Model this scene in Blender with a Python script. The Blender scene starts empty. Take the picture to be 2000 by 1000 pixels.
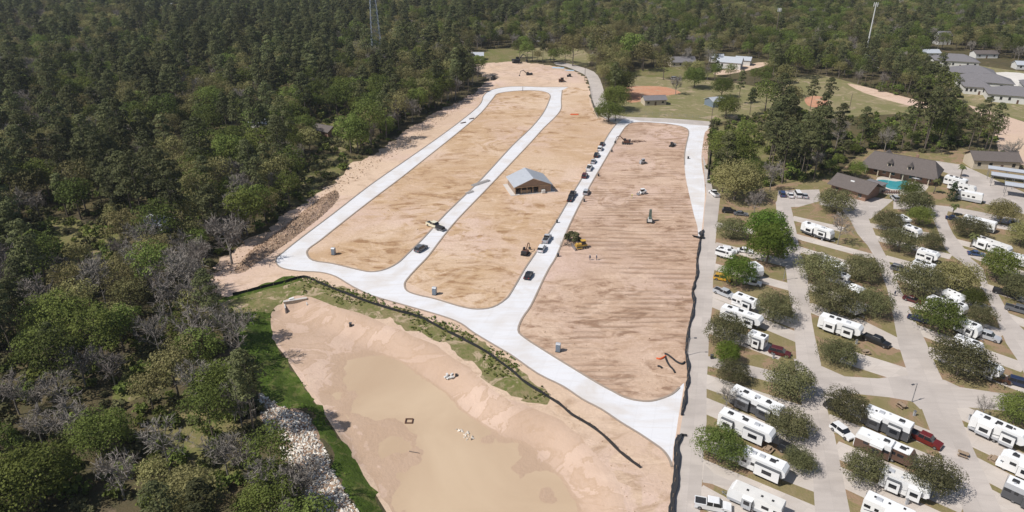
import bpy, bmesh, math, random
import numpy as np
from mathutils import Vector, Matrix
from mathutils.geometry import delaunay_2d_cdt
R = math.radians
rng = random.Random(7)
nrng = np.random.RandomState(7)
sc = bpy.context.scene
COL = sc.collection

# ------------------------------------------------------------------ camera, sky, sun, exposure
HAZE = 0.00008; CAM_H = 90.0; FPX = 1370.0; PITCH = 25.55
cd = bpy.data.cameras.new('camera'); cam = bpy.data.objects.new('camera', cd); COL.objects.link(cam)
cam.location = (0, 0, CAM_H); cam.rotation_euler = (R(90 - PITCH), 0, 0)
cd.sensor_width = 36.0; cd.lens = 36.0 * FPX / 2000.0; cd.clip_start = 1.0; cd.clip_end = 9000.0
sc.camera = cam
SUN_AZ, SUN_EL = 22.0, 52.0          # light travels towards +X, turned 22 degrees to +Y
world = bpy.data.worlds.new('World'); sc.world = world; world.use_nodes = True
wn = world.node_tree.nodes; wl = world.node_tree.links
bg = wn['Background']; bg.inputs['Strength'].default_value = 0.085
sky = wn.new('ShaderNodeTexSky'); sky.sky_type = 'NISHITA'; sky.sun_disc = False
sky.sun_elevation = R(SUN_EL); sky.air_density = 1.0; sky.dust_density = 1.5; sky.altitude = 100
fx, fy = -math.cos(R(SUN_AZ)), -math.sin(R(SUN_AZ))   # direction towards the sun
sky.sun_rotation = math.atan2(fx, fy)
wl.new(sky.outputs[0], bg.inputs['Color'])
sl = bpy.data.lights.new('sun', 'SUN'); sl.energy = 4.6; sl.angle = R(0.55); sl.color = (1.0, 0.965, 0.92)
sun = bpy.data.objects.new('sun', sl); COL.objects.link(sun)
d = Vector((-fx * math.cos(R(SUN_EL)), -fy * math.cos(R(SUN_EL)), -math.sin(R(SUN_EL))))
sun.rotation_euler = d.to_track_quat('-Z', 'Y').to_euler()
sc.view_settings.view_transform = 'Standard'; sc.view_settings.look = 'None'
sc.view_settings.gamma = 1.0; sc.view_settings.use_curve_mapping = False
sc.view_settings.exposure = -0.02

# ------------------------------------------------------------------ survey: plan positions read off the picture
CT, ST = math.cos(R(PITCH)), math.sin(R(PITCH))
def G(px, py, z=0.0):
    u = px - 1000.0; v = 500.0 - py
    fwd = FPX * CT + v * ST; dn = FPX * ST - v * CT
    k = (CAM_H - z) / dn
    return (u * k, fwd * k)
def P(x, y, z):
    zc = y * CT + (CAM_H - z) * ST
    yc = y * ST - (CAM_H - z) * CT
    return 1000 + FPX * x / zc, 500 - FPX * yc / zc
def Gs(pts, z=0.0): return [G(p[0], p[1], z) for p in pts]
def smooth(pts, n=4, closed=True):
    out = []; N = len(pts)
    for i in range(N if closed else N - 1):
        p0 = pts[(i - 1) % N] if closed or i > 0 else pts[0]
        p1 = pts[i]; p2 = pts[(i + 1) % N]
        p3 = pts[(i + 2) % N] if closed or i + 2 < N else pts[-1]
        for k in range(n):
            t = k / n
            out.append(tuple(0.5 * (2 * p1[a] + (p2[a] - p0[a]) * t + (2 * p0[a] - 5 * p1[a] + 4 * p2[a] - p3[a]) * t * t
                             + (3 * p1[a] - p0[a] - 3 * p2[a] + p3[a]) * t ** 3) for a in range(len(p1))))
    if not closed: out.append(tuple(pts[-1]))
    return out
def inside(x, y, poly):
    x = np.asarray(x, float); y = np.asarray(y, float)
    r = np.zeros(x.shape, bool); n = len(poly)
    for i in range(n):
        x0, y0 = poly[i]; x1, y1 = poly[(i + 1) % n]
        if y0 == y1: continue
        c = ((y0 > y) != (y1 > y)) & (x < (x1 - x0) * (y - y0) / (y1 - y0) + x0)
        r ^= c
    return r
def edge_dist(x, y, poly, closed=True):
    x = np.asarray(x, float); y = np.asarray(y, float)
    best = np.full(x.shape, 1e9); n = len(poly)
    for i in range(n if closed else n - 1):
        x0, y0 = poly[i]; x1, y1 = poly[(i + 1) % n]
        dx, dy = x1 - x0, y1 - y0; L = dx * dx + dy * dy + 1e-9
        t = np.clip(((x - x0) * dx + (y - y0) * dy) / L, 0, 1)
        best = np.minimum(best, np.hypot(x - x0 - t * dx, y - y0 - t * dy))
    return best
def vnoise(x, y, s, seed=0):
    x = np.asarray(x, float) * s + seed * 17.3; y = np.asarray(y, float) * s + seed * 9.1
    xi = np.floor(x); yi = np.floor(y); xf = x - xi; yf = y - yi
    def h(a, b):
        q = np.sin(a * 127.1 + b * 311.7 + seed * 3.7) * 43758.5453
        return q - np.floor(q)
    u = xf * xf * (3 - 2 * xf); w = yf * yf * (3 - 2 * yf)
    return (h(xi, yi) * (1 - u) + h(xi + 1, yi) * u) * (1 - w) + (h(xi, yi + 1) * (1 - u) + h(xi + 1, yi + 1) * u) * w
def fbm(x, y, s, seed=0, o=4):
    r = 0; a = .5; t = 0
    for i in range(o):
        r = r + a * vnoise(x, y, s * 2 ** i, seed + i); t += a; a *= .5
    return r / t

# ------------------------------------------------------------------ materials
def new_mat(name):
    m = bpy.data.materials.new(name); m.use_nodes = True
    return m, m.node_tree.nodes, m.node_tree.links, m.node_tree.nodes['Principled BSDF']
def ramp(n, l, src, stops):
    r = n.new('ShaderNodeValToRGB'); cr = r.color_ramp
    while len(cr.elements) < len(stops): cr.elements.new(0.5)
    for e, (p, c) in zip(cr.elements, stops):
        e.position = p; e.color = (c, c, c, 1) if isinstance(c, (int, float)) else (*c, 1)
    l.new(src, r.inputs[0]); return r.outputs[0]
def coords(n, l, rot=0.0, scale=(1, 1, 1)):
    g = n.new('ShaderNodeNewGeometry'); m = n.new('ShaderNodeMapping')
    m.inputs['Rotation'].default_value = (0, 0, rot); m.inputs['Scale'].default_value = scale
    l.new(g.outputs['Position'], m.inputs['Vector']); return m.outputs[0]
def noise(n, l, vec, scale, detail=4, dist=0.0, rough=0.55):
    t = n.new('ShaderNodeTexNoise'); t.inputs['Scale'].default_value = scale; t.inputs['Detail'].default_value = detail
    t.inputs['Distortion'].default_value = dist; t.inputs['Roughness'].default_value = rough
    l.new(vec, t.inputs['Vector']); return t.outputs['Fac']
def mix(n, l, fac, a, b, mode='MIX'):
    m = n.new('ShaderNodeMix'); m.data_type = 'RGBA'; m.blend_type = mode
    for s, v in ((m.inputs[0], fac), (m.inputs[6], a), (m.inputs[7], b)):
        if isinstance(v, (int, float)): s.default_value = v if s is m.inputs[0] else (v, v, v, 1)
        elif isinstance(v, tuple): s.default_value = (*v, 1)
        else: l.new(v, s)
    return m.outputs[2]
def mth(n, l, op, a, b=0.0, c=None):
    m = n.new('ShaderNodeMath'); m.operation = op
    for i, v in enumerate((a, b) if c is None else (a, b, c)):
        if isinstance(v, (int, float)): m.inputs[i].default_value = v
        else: l.new(v, m.inputs[i])
    return m.outputs[0]
def bump(n, l, p, h, dist, strength=1.0):
    b = n.new('ShaderNodeBump'); b.inputs['Distance'].default_value = dist; b.inputs['Strength'].default_value = strength
    l.new(h, b.inputs['Height']); l.new(b.outputs[0], p.inputs['Normal'])
def plain(name, col, rough=0.6, metal=0.0, var=0.12, vs=2.0, spec=0.5):
    m, n, l, p = new_mat(name)
    v = coords(n, l); f = noise(n, l, v, vs, 3)
    c = mix(n, l, f, tuple(x * (1 - var) for x in col), tuple(min(1, x * (1 + var)) for x in col))
    l.new(c, p.inputs['Base Color']); p.inputs['Roughness'].default_value = rough
    p.inputs['Metallic'].default_value = metal; p.inputs['Specular IOR Level'].default_value = spec
    return m
STREET_ANG = R(74.0)
def dirt_mat(name, pale, mid, dark, kind='plot', balance=0.0):
    m, n, l, p = new_mat(name)
    v = coords(n, l, -STREET_ANG)                     # x runs along the streets
    va = coords(n, l, 0.16, (0.50, 1.15, 1))          # long in the across-street direction
    vt = coords(n, l, -STREET_ANG, (0.12, 1.6, 1))    # long in the street direction
    big = noise(n, l, v, 0.028, 5, 1.2, 0.6); patch = noise(n, l, v, 0.085, 7, 1.8, 0.66)
    drag = noise(n, l, va, 0.20, 7, 1.6, 0.66); track = noise(n, l, vt, 0.30, 5, 0.7, 0.6); fine = noise(n, l, v, 1.3, 5, 0.3, 0.7)
    area = ramp(n, l, noise(n, l, coords(n, l, -STREET_ANG, (.6, 1, 1)), 0.038, 4, 0.9), [(0.40, 0.15), (0.52, 1.0)])
    pink = noise(n, l, v, 0.018, 3, 0.6)
    base = mix(n, l, ramp(n, l, pink, [(0.42, 0.0), (0.60, 1.0)]), pale, (pale[0] * .96, pale[1] * .94, pale[2] * 1.04))
    c = mix(n, l, ramp(n, l, big, [(0.38 + balance, 0.0), (0.62 + balance, 0.85)]), base, mid)
    pm = ramp(n, l, patch, [(0.50 + balance, 0.0), (0.57 + balance, 1.0)])
    c = mix(n, l, mth(n, l, 'MULTIPLY', mth(n, l, 'MULTIPLY', pm, area), 0.9), c, mid)
    dm = mth(n, l, 'MULTIPLY', ramp(n, l, drag, [(0.50, 0.0), (0.59, 1.0)]), ramp(n, l, patch, [(0.42 + balance, 0.12), (0.58 + balance, 1.0)]))
    c = mix(n, l, mth(n, l, 'MULTIPLY', mth(n, l, 'MULTIPLY', dm, area), 0.95), c, dark)
    lm = mth(n, l, 'MULTIPLY', ramp(n, l, drag, [(0.36, 1.0), (0.44, 0.0)]), ramp(n, l, big, [(0.40, 0.2), (0.55, 1.0)]))
    c = mix(n, l, mth(n, l, 'MULTIPLY', lm, 0.65), c, tuple(min(1, q * 1.06) for q in pale))
    tm = mth(n, l, 'MULTIPLY', ramp(n, l, track, [(0.56, 0.0), (0.62, 1.0)]), ramp(n, l, noise(n, l, v, 0.04, 3, 0.8), [(0.50, 0.0), (0.58, 1.0)]))
    c = mix(n, l, mth(n, l, 'MULTIPLY', tm, 0.5), c, mid)
    h = mth(n, l, 'ADD', mth(n, l, 'MULTIPLY', drag, 0.9), mth(n, l, 'MULTIPLY', fine, 0.35))
    if kind == 'field':                               # straight grader passes across the field
        acc = None
        for ang, sc_, mseed in ((-0.02, 0.135, 0.026), (0.10, 0.105, 0.034)):
            w = n.new('ShaderNodeTexWave'); w.bands_direction = 'Y'; w.inputs['Scale'].default_value = sc_
            w.inputs['Distortion'].default_value = 1.6; w.inputs['Detail'].default_value = 4.0; w.inputs['Detail Scale'].default_value = 0.5; w.inputs['Detail Roughness'].default_value = .7
            l.new(coords(n, l, ang, (0.42, 1, 1)), w.inputs['Vector'])
            mk = ramp(n, l, noise(n, l, coords(n, l, 0.4 + ang), mseed, 3, 0.8), [(0.49, 0.0), (0.56, 1.0)])
            brk = ramp(n, l, noise(n, l, coords(n, l, ang, (0.35, 1.0, 1)), 0.24, 5, 0.8), [(0.42, 0.0), (0.56, 1.0)])
            wf = mth(n, l, 'MULTIPLY', mth(n, l, 'MULTIPLY', ramp(n, l, w.outputs['Fac'], [(0.35, 0.0), (0.80, 1.0)]), mk), brk)
            acc = wf if acc is None else mth(n, l, 'MAXIMUM', acc, wf)
        c = mix(n, l, mth(n, l, 'MULTIPLY', acc, 0.60), c, dark)
        h = mth(n, l, 'ADD', h, mth(n, l, 'MULTIPLY', acc, -0.7))
    c = mix(n, l, mth(n, l, 'MULTIPLY', ramp(n, l, fine, [(0.40, 0.0), (0.72, 1.0)]), 0.35), c, dark)
    l.new(c, p.inputs['Base Color']); p.inputs['Roughness'].default_value = 0.95; p.inputs['Specular IOR Level'].default_value = 0.15
    bump(n, l, p, h, 0.45, 0.7)
    return m
def conc_mat(name, col, joint, tone=0.10, stain=(0.3, 0.26, 0.22), stain_amt=0.35, rot=-STREET_ANG, lo=0.46):
    m, n, l, p = new_mat(name)
    v = coords(n, l, rot)
    br = n.new('ShaderNodeTexBrick'); br.offset = 0.0; br.inputs['Scale'].default_value = 1.0
    br.inputs['Brick Width'].default_value = joint; br.inputs['Row Height'].default_value = joint * 0.8
    br.inputs['Mortar Size'].default_value = 0.05; br.inputs['Mortar Smooth'].default_value = 0.2
    br.inputs['Color1'].default_value = (*[c * (1 - tone) for c in col], 1); br.inputs['Color2'].default_value = (*[min(1, c * (1 + tone * .5)) for c in col], 1)
    br.inputs['Mortar'].default_value = (*[c * 0.90 for c in col], 1); l.new(v, br.inputs['Vector'])
    st = ramp(n, l, noise(n, l, v, 0.09, 6, 0.8), [(lo, 0.0), (lo + .2, 1.0)])
    c = mix(n, l, mth(n, l, 'MULTIPLY', st, stain_amt), br.outputs['Color'], stain)
    st2 = ramp(n, l, noise(n, l, coords(n, l, rot, (.2, 1.5, 1)), 0.5, 4, 0.4), [(0.46, 0.0), (0.62, 1.0)])
    c = mix(n, l, mth(n, l, 'MULTIPLY', st2, stain_amt * 0.5), c, stain)
    l.new(c, p.inputs['Base Color']); p.inputs['Roughness'].default_value = 0.85; p.inputs['Specular IOR Level'].default_value = 0.3
    bump(n, l, p, noise(n, l, v, 3.0, 4), 0.02)
    return m
def grass_mat(name, a, b, c3, bare=None, bare_lo=0.55, s=0.09):
    m, n, l, p = new_mat(name)
    v = coords(n, l)
    c = mix(n, l, ramp(n, l, noise(n, l, v, s, 5, 0.6), [(0.36, 0.0), (0.64, 1.0)]), a, b)
    c = mix(n, l, ramp(n, l, noise(n, l, v, s * 7, 5, 0.6), [(0.45, 0.0), (0.7, 0.8)]), c, c3)
    if bare: c = mix(n, l, ramp(n, l, noise(n, l, v, s * 2.3, 6, 1.0, .65), [(bare_lo, 0.0), (bare_lo + 0.08, 1.0)]), c, bare)
    f = noise(n, l, v, 2.2, 4)
    c = mix(n, l, mth(n, l, 'MULTIPLY', f, 0.3), c, tuple(x * 0.6 for x in a))
    l.new(c, p.inputs['Base Color']); p.inputs['Roughness'].default_value = 0.95; p.inputs['Specular IOR Level'].default_value = 0.1
    bump(n, l, p, f, 0.25, 0.7)
    return m
M = {}
PALE, MID, DARKD = (0.66, 0.50, 0.365), (0.51, 0.345, 0.205), (0.31, 0.18, 0.095)
M['plot'] = dirt_mat('graded_tan_dirt', PALE, MID, DARKD, 'plot')
M['field'] = dirt_mat('ridged_tan_dirt', (0.64, 0.48, 0.36), (0.49, 0.34, 0.24), (0.28, 0.175, 0.115), 'field', 0.0)
M['site'] = dirt_mat('loose_tan_dirt', (0.66, 0.50, 0.37), (0.56, 0.41, 0.29), (0.42, 0.29, 0.20), 'site', 0.04)
M['spoil'] = dirt_mat('rough_brown_spoil', (0.42, 0.30, 0.21), (0.34, 0.235, 0.16), (0.20, 0.13, 0.09), 'site', -0.05)
M['pitdirt'] = dirt_mat('smooth_sand_dirt', (0.60, 0.45, 0.33), (0.56, 0.42, 0.31), (0.48, 0.35, 0.25), 'site', 0.1)
M['orange'] = grass_mat('orange_clay', (0.52, 0.26, 0.155), (0.56, 0.32, 0.205), (0.47, 0.23, 0.135), (0.48, 0.36, 0.24), 0.56, 0.05)
M['street'] = conc_mat('new_white_concrete', (0.69, 0.685, 0.695), 4.6, 0.025, (0.56, 0.50, 0.44), 0.55)
M['road'] = conc_mat('weathered_concrete', (0.50, 0.445, 0.40), 5.0, 0.08, (0.33, 0.29, 0.26), 0.45)
M['pad'] = conc_mat('pale_pad_concrete', (0.55, 0.49, 0.435), 4.0, 0.08, (0.38, 0.32, 0.27), 0.4, R(50))
M['lot'] = conc_mat('bright_lot_concrete', (0.68, 0.64, 0.58), 8.0, 0.05, (0.5, 0.46, 0.4), 0.3)
M['floor'] = grass_mat('forest_floor_litter', (0.10, 0.080, 0.048), (0.13, 0.105, 0.05), (0.06, 0.07, 0.03), (0.20, 0.15, 0.10), 0.60, 0.04)
M['parkgrass'] = grass_mat('dry_park_grass', (0.255, 0.205, 0.105), (0.19, 0.175, 0.070), (0.28, 0.22, 0.125), (0.32, 0.215, 0.14), 0.50, 0.07)
M['lawn'] = grass_mat('pale_lawn', (0.215, 0.20, 0.09), (0.29, 0.24, 0.135), (0.18, 0.18, 0.07), (0.40, 0.31, 0.21), 0.55, 0.05)
M['green'] = grass_mat('vivid_turf', (0.065, 0.102, 0.016), (0.092, 0.128, 0.026), (0.040, 0.066, 0.012), (0.150, 0.155, 0.050), 0.53, 0.12)
M['weeds'] = grass_mat('mottled_weedy_bank', (0.17, 0.17, 0.06), (0.28, 0.22, 0.12), (0.10, 0.14, 0.03), (0.46, 0.35, 0.24), 0.52, 0.13)
M['glade'] = grass_mat('woodland_glade_grass', (0.17, 0.17, 0.06), (0.24, 0.19, 0.10), (0.11, 0.13, 0.035), (0.32, 0.24, 0.17), 0.58, 0.10)
M['kerb'] = plain('kerb_backfill_soil', (0.31, 0.25, 0.20), 0.9, 0, .2, 1.0)
# pond bed: damp where it lies close to the waterline
WATER_Z = -2.28
def bed_mat():
    m, n, l, p = new_mat('pond_bed_mud')
    v = coords(n, l); g = n.new('ShaderNodeNewGeometry'); sx = n.new('ShaderNodeSeparateXYZ'); l.new(g.outputs['Position'], sx.inputs[0])
    z = mth(n, l, 'ADD', sx.outputs['Z'], mth(n, l, 'MULTIPLY', noise(n, l, v, 0.4, 5, .5), 0.14))
    wet = ramp(n, l, mth(n, l, 'MULTIPLY', mth(n, l, 'ADD', z, -WATER_Z - 0.07), 4.0), [(0.0, 1.0), (0.34, 0.9), (0.42, 0.0)])
    c = mix(n, l, ramp(n, l, noise(n, l, v, 0.07, 5, 0.8), [(0.4, 0.0), (0.62, 1.0)]), (0.57, 0.42, 0.325), (0.50, 0.36, 0.27))
    c = mix(n, l, ramp(n, l, noise(n, l, v, 0.5, 5, 1.2), [(0.58, 0.0), (0.7, 0.6)]), c, (0.44, 0.31, 0.22))
    dp = noise(n, l, v, 0.075, 7, 1.2, 0.6)
    c = mix(n, l, ramp(n, l, dp, [(0.485, 0.0), (0.495, 0.75), (0.54, 0.35), (0.62, 0.45)]), c, (0.42, 0.29, 0.195))
    c = mix(n, l, ramp(n, l, dp, [(0.36, 0.4), (0.42, 0.0)]), c, (0.62, 0.47, 0.36))
    c = mix(n, l, mth(n, l, 'MULTIPLY', wet, 0.85), c, (0.44, 0.31, 0.215))
    l.new(c, p.inputs['Base Color'])
    p.inputs['Roughness'].default_value = 0.8; p.inputs['Specular IOR Level'].default_value = 0.2
    bump(n, l, p, noise(n, l, v, 1.3, 5), 0.12)
    return m
M['bed'] = bed_mat()
def turbid():
    m, n, l, p = new_mat('muddy_pond_water')
    v = coords(n, l)
    c = mix(n, l, ramp(n, l, noise(n, l, v, 0.03, 4, 1.0), [(0.35, 0.0), (0.65, 1.0)]), (0.56, 0.425, 0.29), (0.48, 0.35, 0.235))
    l.new(c, p.inputs['Base Color']); p.inputs['Roughness'].default_value = 0.22; p.inputs['Specular IOR Level'].default_value = 0.25
    bump(n, l, p, noise(n, l, v, 1.2, 3), 0.01)
    return m
M['turbid'] = turbid()

# ------------------------------------------------------------------ object helpers
class MB:
    def __init__(s): s.v = []; s.f = []; s.mi = []
    def add(s, vs, fs, mi=0):
        b = len(s.v); s.v += [tuple(p) for p in vs]; s.f += [tuple(i + b for i in f) for f in fs]; s.mi += [mi] * len(fs); return s
    def box(s, x0, x1, y0, y1, z0, z1, mi=0, taper=0.0):
        t = taper
        return s.add([(x0, y0, z0), (x1, y0, z0), (x1, y1, z0), (x0, y1, z0), (x0 + t, y0 + t, z1), (x1 - t, y0 + t, z1), (x1 - t, y1 - t, z1), (x0 + t, y1 - t, z1)],
                     [(3, 2, 1, 0), (4, 5, 6, 7), (0, 1, 5, 4), (1, 2, 6, 5), (2, 3, 7, 6), (3, 0, 4, 7)], mi)
    def prism(s, prof, y0, y1, mi=0, inset=None):
        n = len(prof); k = inset or (lambda x, z: 0.0)
        vs = [(x, y0 + k(x, z), z) for x, z in prof] + [(x, y1 - k(x, z), z) for x, z in prof]
        fs = [tuple(range(n)), tuple(range(2 * n - 1, n - 1, -1))] + [((i + 1) % n, i, n + i, n + (i + 1) % n) for i in range(n)]
        return s.add(vs, fs, mi)
    def tube(s, a, b, r0, r1=None, n=6, mi=0, cap=True):
        a = Vector(a); b = Vector(b); r1 = r0 if r1 is None else r1
        d = (b - a); 
        if d.length < 1e-6: return s
        q = d.to_track_quat('Z', 'Y'); vs = []
        for c, r in ((a, r0), (b, r1)):
            for i in range(n):
                t = 2 * math.pi * i / n; vs.append(c + q @ Vector((math.cos(t) * r, math.sin(t) * r, 0)))
        fs = [(i, (i + 1) % n, n + (i + 1) % n, n + i) for i in range(n)]
        if cap: fs += [tuple(range(n - 1, -1, -1)), tuple(range(n, 2 * n))]
        return s.add(vs, fs, mi)
    def build(s, name, mat, parent=None, loc=None, rz=None, sm=False):
        me = bpy.data.meshes.new(name); me.from_pydata(s.v, [], s.f)
        for m in (mat if isinstance(mat, (list, tuple)) else [mat]): me.materials.append(m)
        if any(s.mi): me.polygons.foreach_set('material_index', s.mi)
        if sm: me.polygons.foreach_set('use_smooth', [True] * len(me.polygons))
        me.update(); o = bpy.data.objects.new(name, me); COL.objects.link(o)
        if parent: o.parent = parent
        if loc: o.location = loc
        if rz is not None: o.rotation_euler = (0, 0, rz)
        return o
def tag(o, label=None, cat=None, group=None, kind=None):
    if label: o['label'] = label
    if cat: o['category'] = cat
    if group: o['group'] = group
    if kind: o['kind'] = kind
    return o
def thing(name, label, cat, loc=(0, 0, 0), rz=0.0, group=None):
    o = bpy.data.objects.new(name, None); COL.objects.link(o); o.location = loc; o.rotation_euler = (0, 0, rz)
    o.empty_display_size = 0.5
    return tag(o, label, cat, group)
KIDS = {}
def children(o): return [c for c in o.children]
def dup(root, loc, rz, label=None, group=None, scale=None):
    r = root.copy(); COL.objects.link(r); r.location = loc; r.rotation_euler = (0, 0, rz)
    if label: r['label'] = label
    if group: r['group'] = group
    if scale: r.scale = scale
    for ch in KIDS.get(root.name) or children(root):
        c = ch.copy(); COL.objects.link(c); c.parent = r
        for g in children(ch):
            e = g.copy(); COL.objects.link(e); e.parent = c
    return r
def struct(o): o['kind'] = 'structure'; return o

# ------------------------------------------------------------------ ground plan (pixel outlines of the photograph turned into plan positions)
SITE = [(412,540),(425,512),(440,500),(480,470),(520,450),(550,420),(600,395),(640,365),(690,320),(740,298),(800,250),(850,220),(900,197),(930,178),(955,155),(930,140),(925,126),(1000,120),(1060,125),(1120,137),(1143,150),(1150,170),(1155,200),(1165,225),(1200,238),(1260,232),(1390,244),(1384,260),(1378,300),(1380,350),(1380,380),(1374,445),(1368,470),(1363,520),(1357,560),(1354,600),(1345,655),(1343,700),(1345,740),(1338,782),(1332,820),(1327,850),(1322,912),(1316,960),(1310,1010),(1300,1110),(760,1110),(765,1000),(700,900),(635,802),(590,737),(550,675),(528,650),(523,612),(535,600),(480,578),(450,580),(420,575),(418,560)]
ST_OUT = [(539,505),(550,495),(590,463),(650,418),(725,360),(800,308),(875,255),(925,216),(940,200),(945,186),(962,175),(1000,169),(1060,170),(1110,170),(1098,176),(1096,195),(1096,212),(1085,228),(1062,250),(1035,280),(1000,317),(950,370),(895,427),(865,463),(837,500),(815,523),(798,542),(790,555),(795,568),(815,576),(850,584),(900,599),(932,604),(962,600),(987,585),(1000,568),(1025,525),(1044,497),(1085,435),(1120,375),(1160,310),(1190,260),(1203,243),(1212,236),(1225,231),(1250,236),(1300,239),(1345,243),(1386,246),(1377,258),(1373,280),(1370,305),(1372,330),(1375,345),(1377,375),(1375,405),(1371,445),(1366,462),(1364,462),(1362,442),(1356,422),(1352,405),(1345,375),(1339,345),(1337,322),(1337,300),(1341,278),(1345,258),(1337,249),(1310,243),(1262,239),(1236,240),(1225,245),(1215,257),(1190,298),(1140,385),(1110,445),(1087,500),(1072,525),(1057,555),(1037,597),(1020,622),(1012,645),(1025,660),(1065,686),(1112,715),(1170,750),(1200,766),(1215,774),(1237,781),(1265,784),(1287,780),(1312,770),(1327,757),(1336,748),(1334,765),(1330,787),(1325,815),(1320,850),(1315,875),(1312,912),(1307,897),(1295,880),(1275,865),(1245,845),(1212,825),(1175,800),(1137,780),(1100,755),(1050,730),(1000,695),(975,680),(925,650),(900,632),(862,617),(775,592),(725,577),(687,559),(655,540),(625,532),(587,530),(555,525),(541,517)]
PLOT1 = [(600,497),(612,509),(650,515),(700,527),(725,531),(750,527),(775,515),(795,497),(830,462),(872,416),(940,350),(1000,285),(1037,250),(1060,222),(1071,200),(1074,185),(1057,178),(1020,177),(975,182),(963,192),(940,220),(897,257),(837,305),(780,350),(720,395),(660,442),(625,470),(603,486)]
ACCESS = [(1085,121),(1110,124),(1136,131),(1160,140),(1172,155),(1180,180),(1188,205),(1200,221),(1225,228),(1300,231),(1395,238),(1390,244),(1386,246),(1345,243),(1300,239),(1250,236),(1225,231),(1212,236),(1203,241),(1180,230),(1166,215),(1157,195),(1152,170),(1146,150),(1130,140),(1105,130),(1085,126)]
LANE = [(1378,250),(1395,240),(1391,300),(1388,350),(1392,372),(1407,380),(1402,425),(1397,475),(1400,500),(1393,540),(1391,600),(1385,650),(1383,700),(1380,750),(1380,825),(1375,870),(1373,905),(1371,942),(1367,1000),(1362,1110),(1300,1110),(1310,1010),(1316,960),(1322,912),(1327,850),(1332,820),(1338,782),(1345,740),(1343,700),(1345,655),(1354,600),(1357,560),(1363,520),(1368,470),(1374,445),(1376,410),(1380,380),(1376,340),(1372,300)]
LANE = [p for p in LANE[3:]]
PARK = [(1378,372),(1420,378),(1470,372),(1520,360),(1600,350),(1680,352),(1640,335),(1690,290),(1830,300),(1880,290),(1980,320),(2300,400),(2300,1150),(1300,1150),(1310,1010),(1322,912),(1343,700),(1354,600),(1374,445),(1380,380)]
ROAD_B = [(1515,395),(1530,388),(1545,405),(1550,430),(1555,450),(1562,487),(1570,512),(1577,537),(1582,600),(1592,660),(1603,708),(1612,785),(1630,850),(1642,912),(1660,1000),(1680,1110),(1605,1110),(1592,1000),(1585,890),(1576,840),(1567,795),(1558,740),(1555,692),(1550,625),(1545,595),(1538,555),(1532,500),(1522,440)]
ROAD_C = [(1640,398),(1690,395),(1695,422),(1705,447),(1715,470),(1725,490),(1737,512),(1750,545),(1775,600),(1790,632),(1807,665),(1827,712),(1845,750),(1870,800),(1885,837),(1900,875),(1935,950),(1957,1000),(2000,1110),(1915,1110),(1882,1000),(1862,940),(1837,890),(1820,850),(1800,797),(1785,762),(1770,720),(1755,672),(1745,620),(1732,562),(1712,512),(1695,480),(1675,457),(1660,428)]
ROAD_D = [(1800,405),(1850,405),(1848,425),(1862,457),(1885,487),(1897,505),(1920,525),(1930,557),(1950,575),(1975,620),(2000,645),(2060,735),(2120,830),(2040,800),(1990,707),(1965,670),(1947,625),(1925,575),(1912,547),(1895,527),(1875,510),(1847,487),(1832,450),(1817,418)]
CROSS = [(1550,700),(1605,715),(1650,735),(1715,739),(1770,733),(1845,742),(1875,756),(1962,769),(2060,782),(2060,812),(1960,802),(1895,796),(1870,797),(1797,799),(1782,784),(1737,776),(1670,769),(1612,775),(1567,790)]
TOPLINK = [(1382,395),(1400,378),(1470,392),(1515,396),(1530,385),(1605,380),(1600,370),(1640,372),(1690,385),(1740,383),(1760,395),(1800,402),(1850,403),(1900,406),(1960,418),(2040,440),(2040,418),(1960,400),(1925,398),(1890,375),(1850,345),(1800,322),(1805,312),(1880,325),(1930,350),(2000,385),(2100,430),(2100,470),(1990,432),(1930,416),(1870,410),(1840,412),(1800,412),(1740,404),(1690,400),(1640,404),(1560,402),(1530,402),(1515,405),(1470,402),(1402,400)]
LINKS = [[(1520,372),(1600,370),(1604,392),(1560,404),(1516,405)], [(1604,385),(1690,383),(1745,390),(1700,428),(1660,410),(1600,400)], [(1745,392),(1862,404),(1990,428),(1990,442),(1850,412),(1745,408)], [(1800,310),(1880,322),(1930,345),(2010,380),(2090,430),(2000,418),(1925,398),(1895,372),(1850,338),(1800,322)]]
EXITS = [[(1375,905),(1395,925),(1440,945),(1420,950),(1372,942)], [(1380,695),(1440,708),(1500,722),(1560,735),(1562,760),(1500,745),(1440,728),(1380,715)]]
WEEDS = [(592,543),(640,553),(700,573),(760,596),(812,612),(880,640),(935,663),(985,695),(1030,735),(1070,765),(1068,782),(1045,784),(1010,776),(975,755),(930,715),(880,682),(830,655),(760,627),(700,614),(640,594),(594,577)]
GREEN = [(420,592),(450,578),(500,562),(520,552),(560,540),(590,543),(593,576),(560,583),(545,592),(532,600),(527,612),(530,650),(550,680),(567,707),(595,737),(635,802),(670,855),(700,900),(730,945),(765,1000),(810,1080),(745,1080),(695,1000),(685,975),(655,930),(640,882),(620,837),(600,800),(560,800),(520,790),(490,740),(470,690),(455,640)]
RIM = [(592,577),(640,592),(700,612),(760,636),(830,665),(880,694),(930,730),(975,768),(1020,790),(1080,812),(1130,850),(1180,905),(1215,960),(1225,1020),(1215,1110),(800,1110),(767,1002),(700,900),(636,802),(597,737),(560,690),(535,650),(531,615),(545,597),(560,583)]
RIPRAP = [(505,770),(528,778),(560,800),(600,808),(612,835),(625,860),(642,890),(655,930),(685,975),(700,1005),(640,1010),(600,985),(560,915),(545,870),(520,840),(508,800)]
SPOIL = [(458,528),(490,490),(530,462),(590,415),(630,385),(655,372),(662,386),(640,412),(600,445),(560,475),(535,492),(500,515),(475,532)]
CLAY = [(1216,172),(1255,168),(1300,170),(1330,181),(1300,187),(1252,198),(1225,198)]
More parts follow.
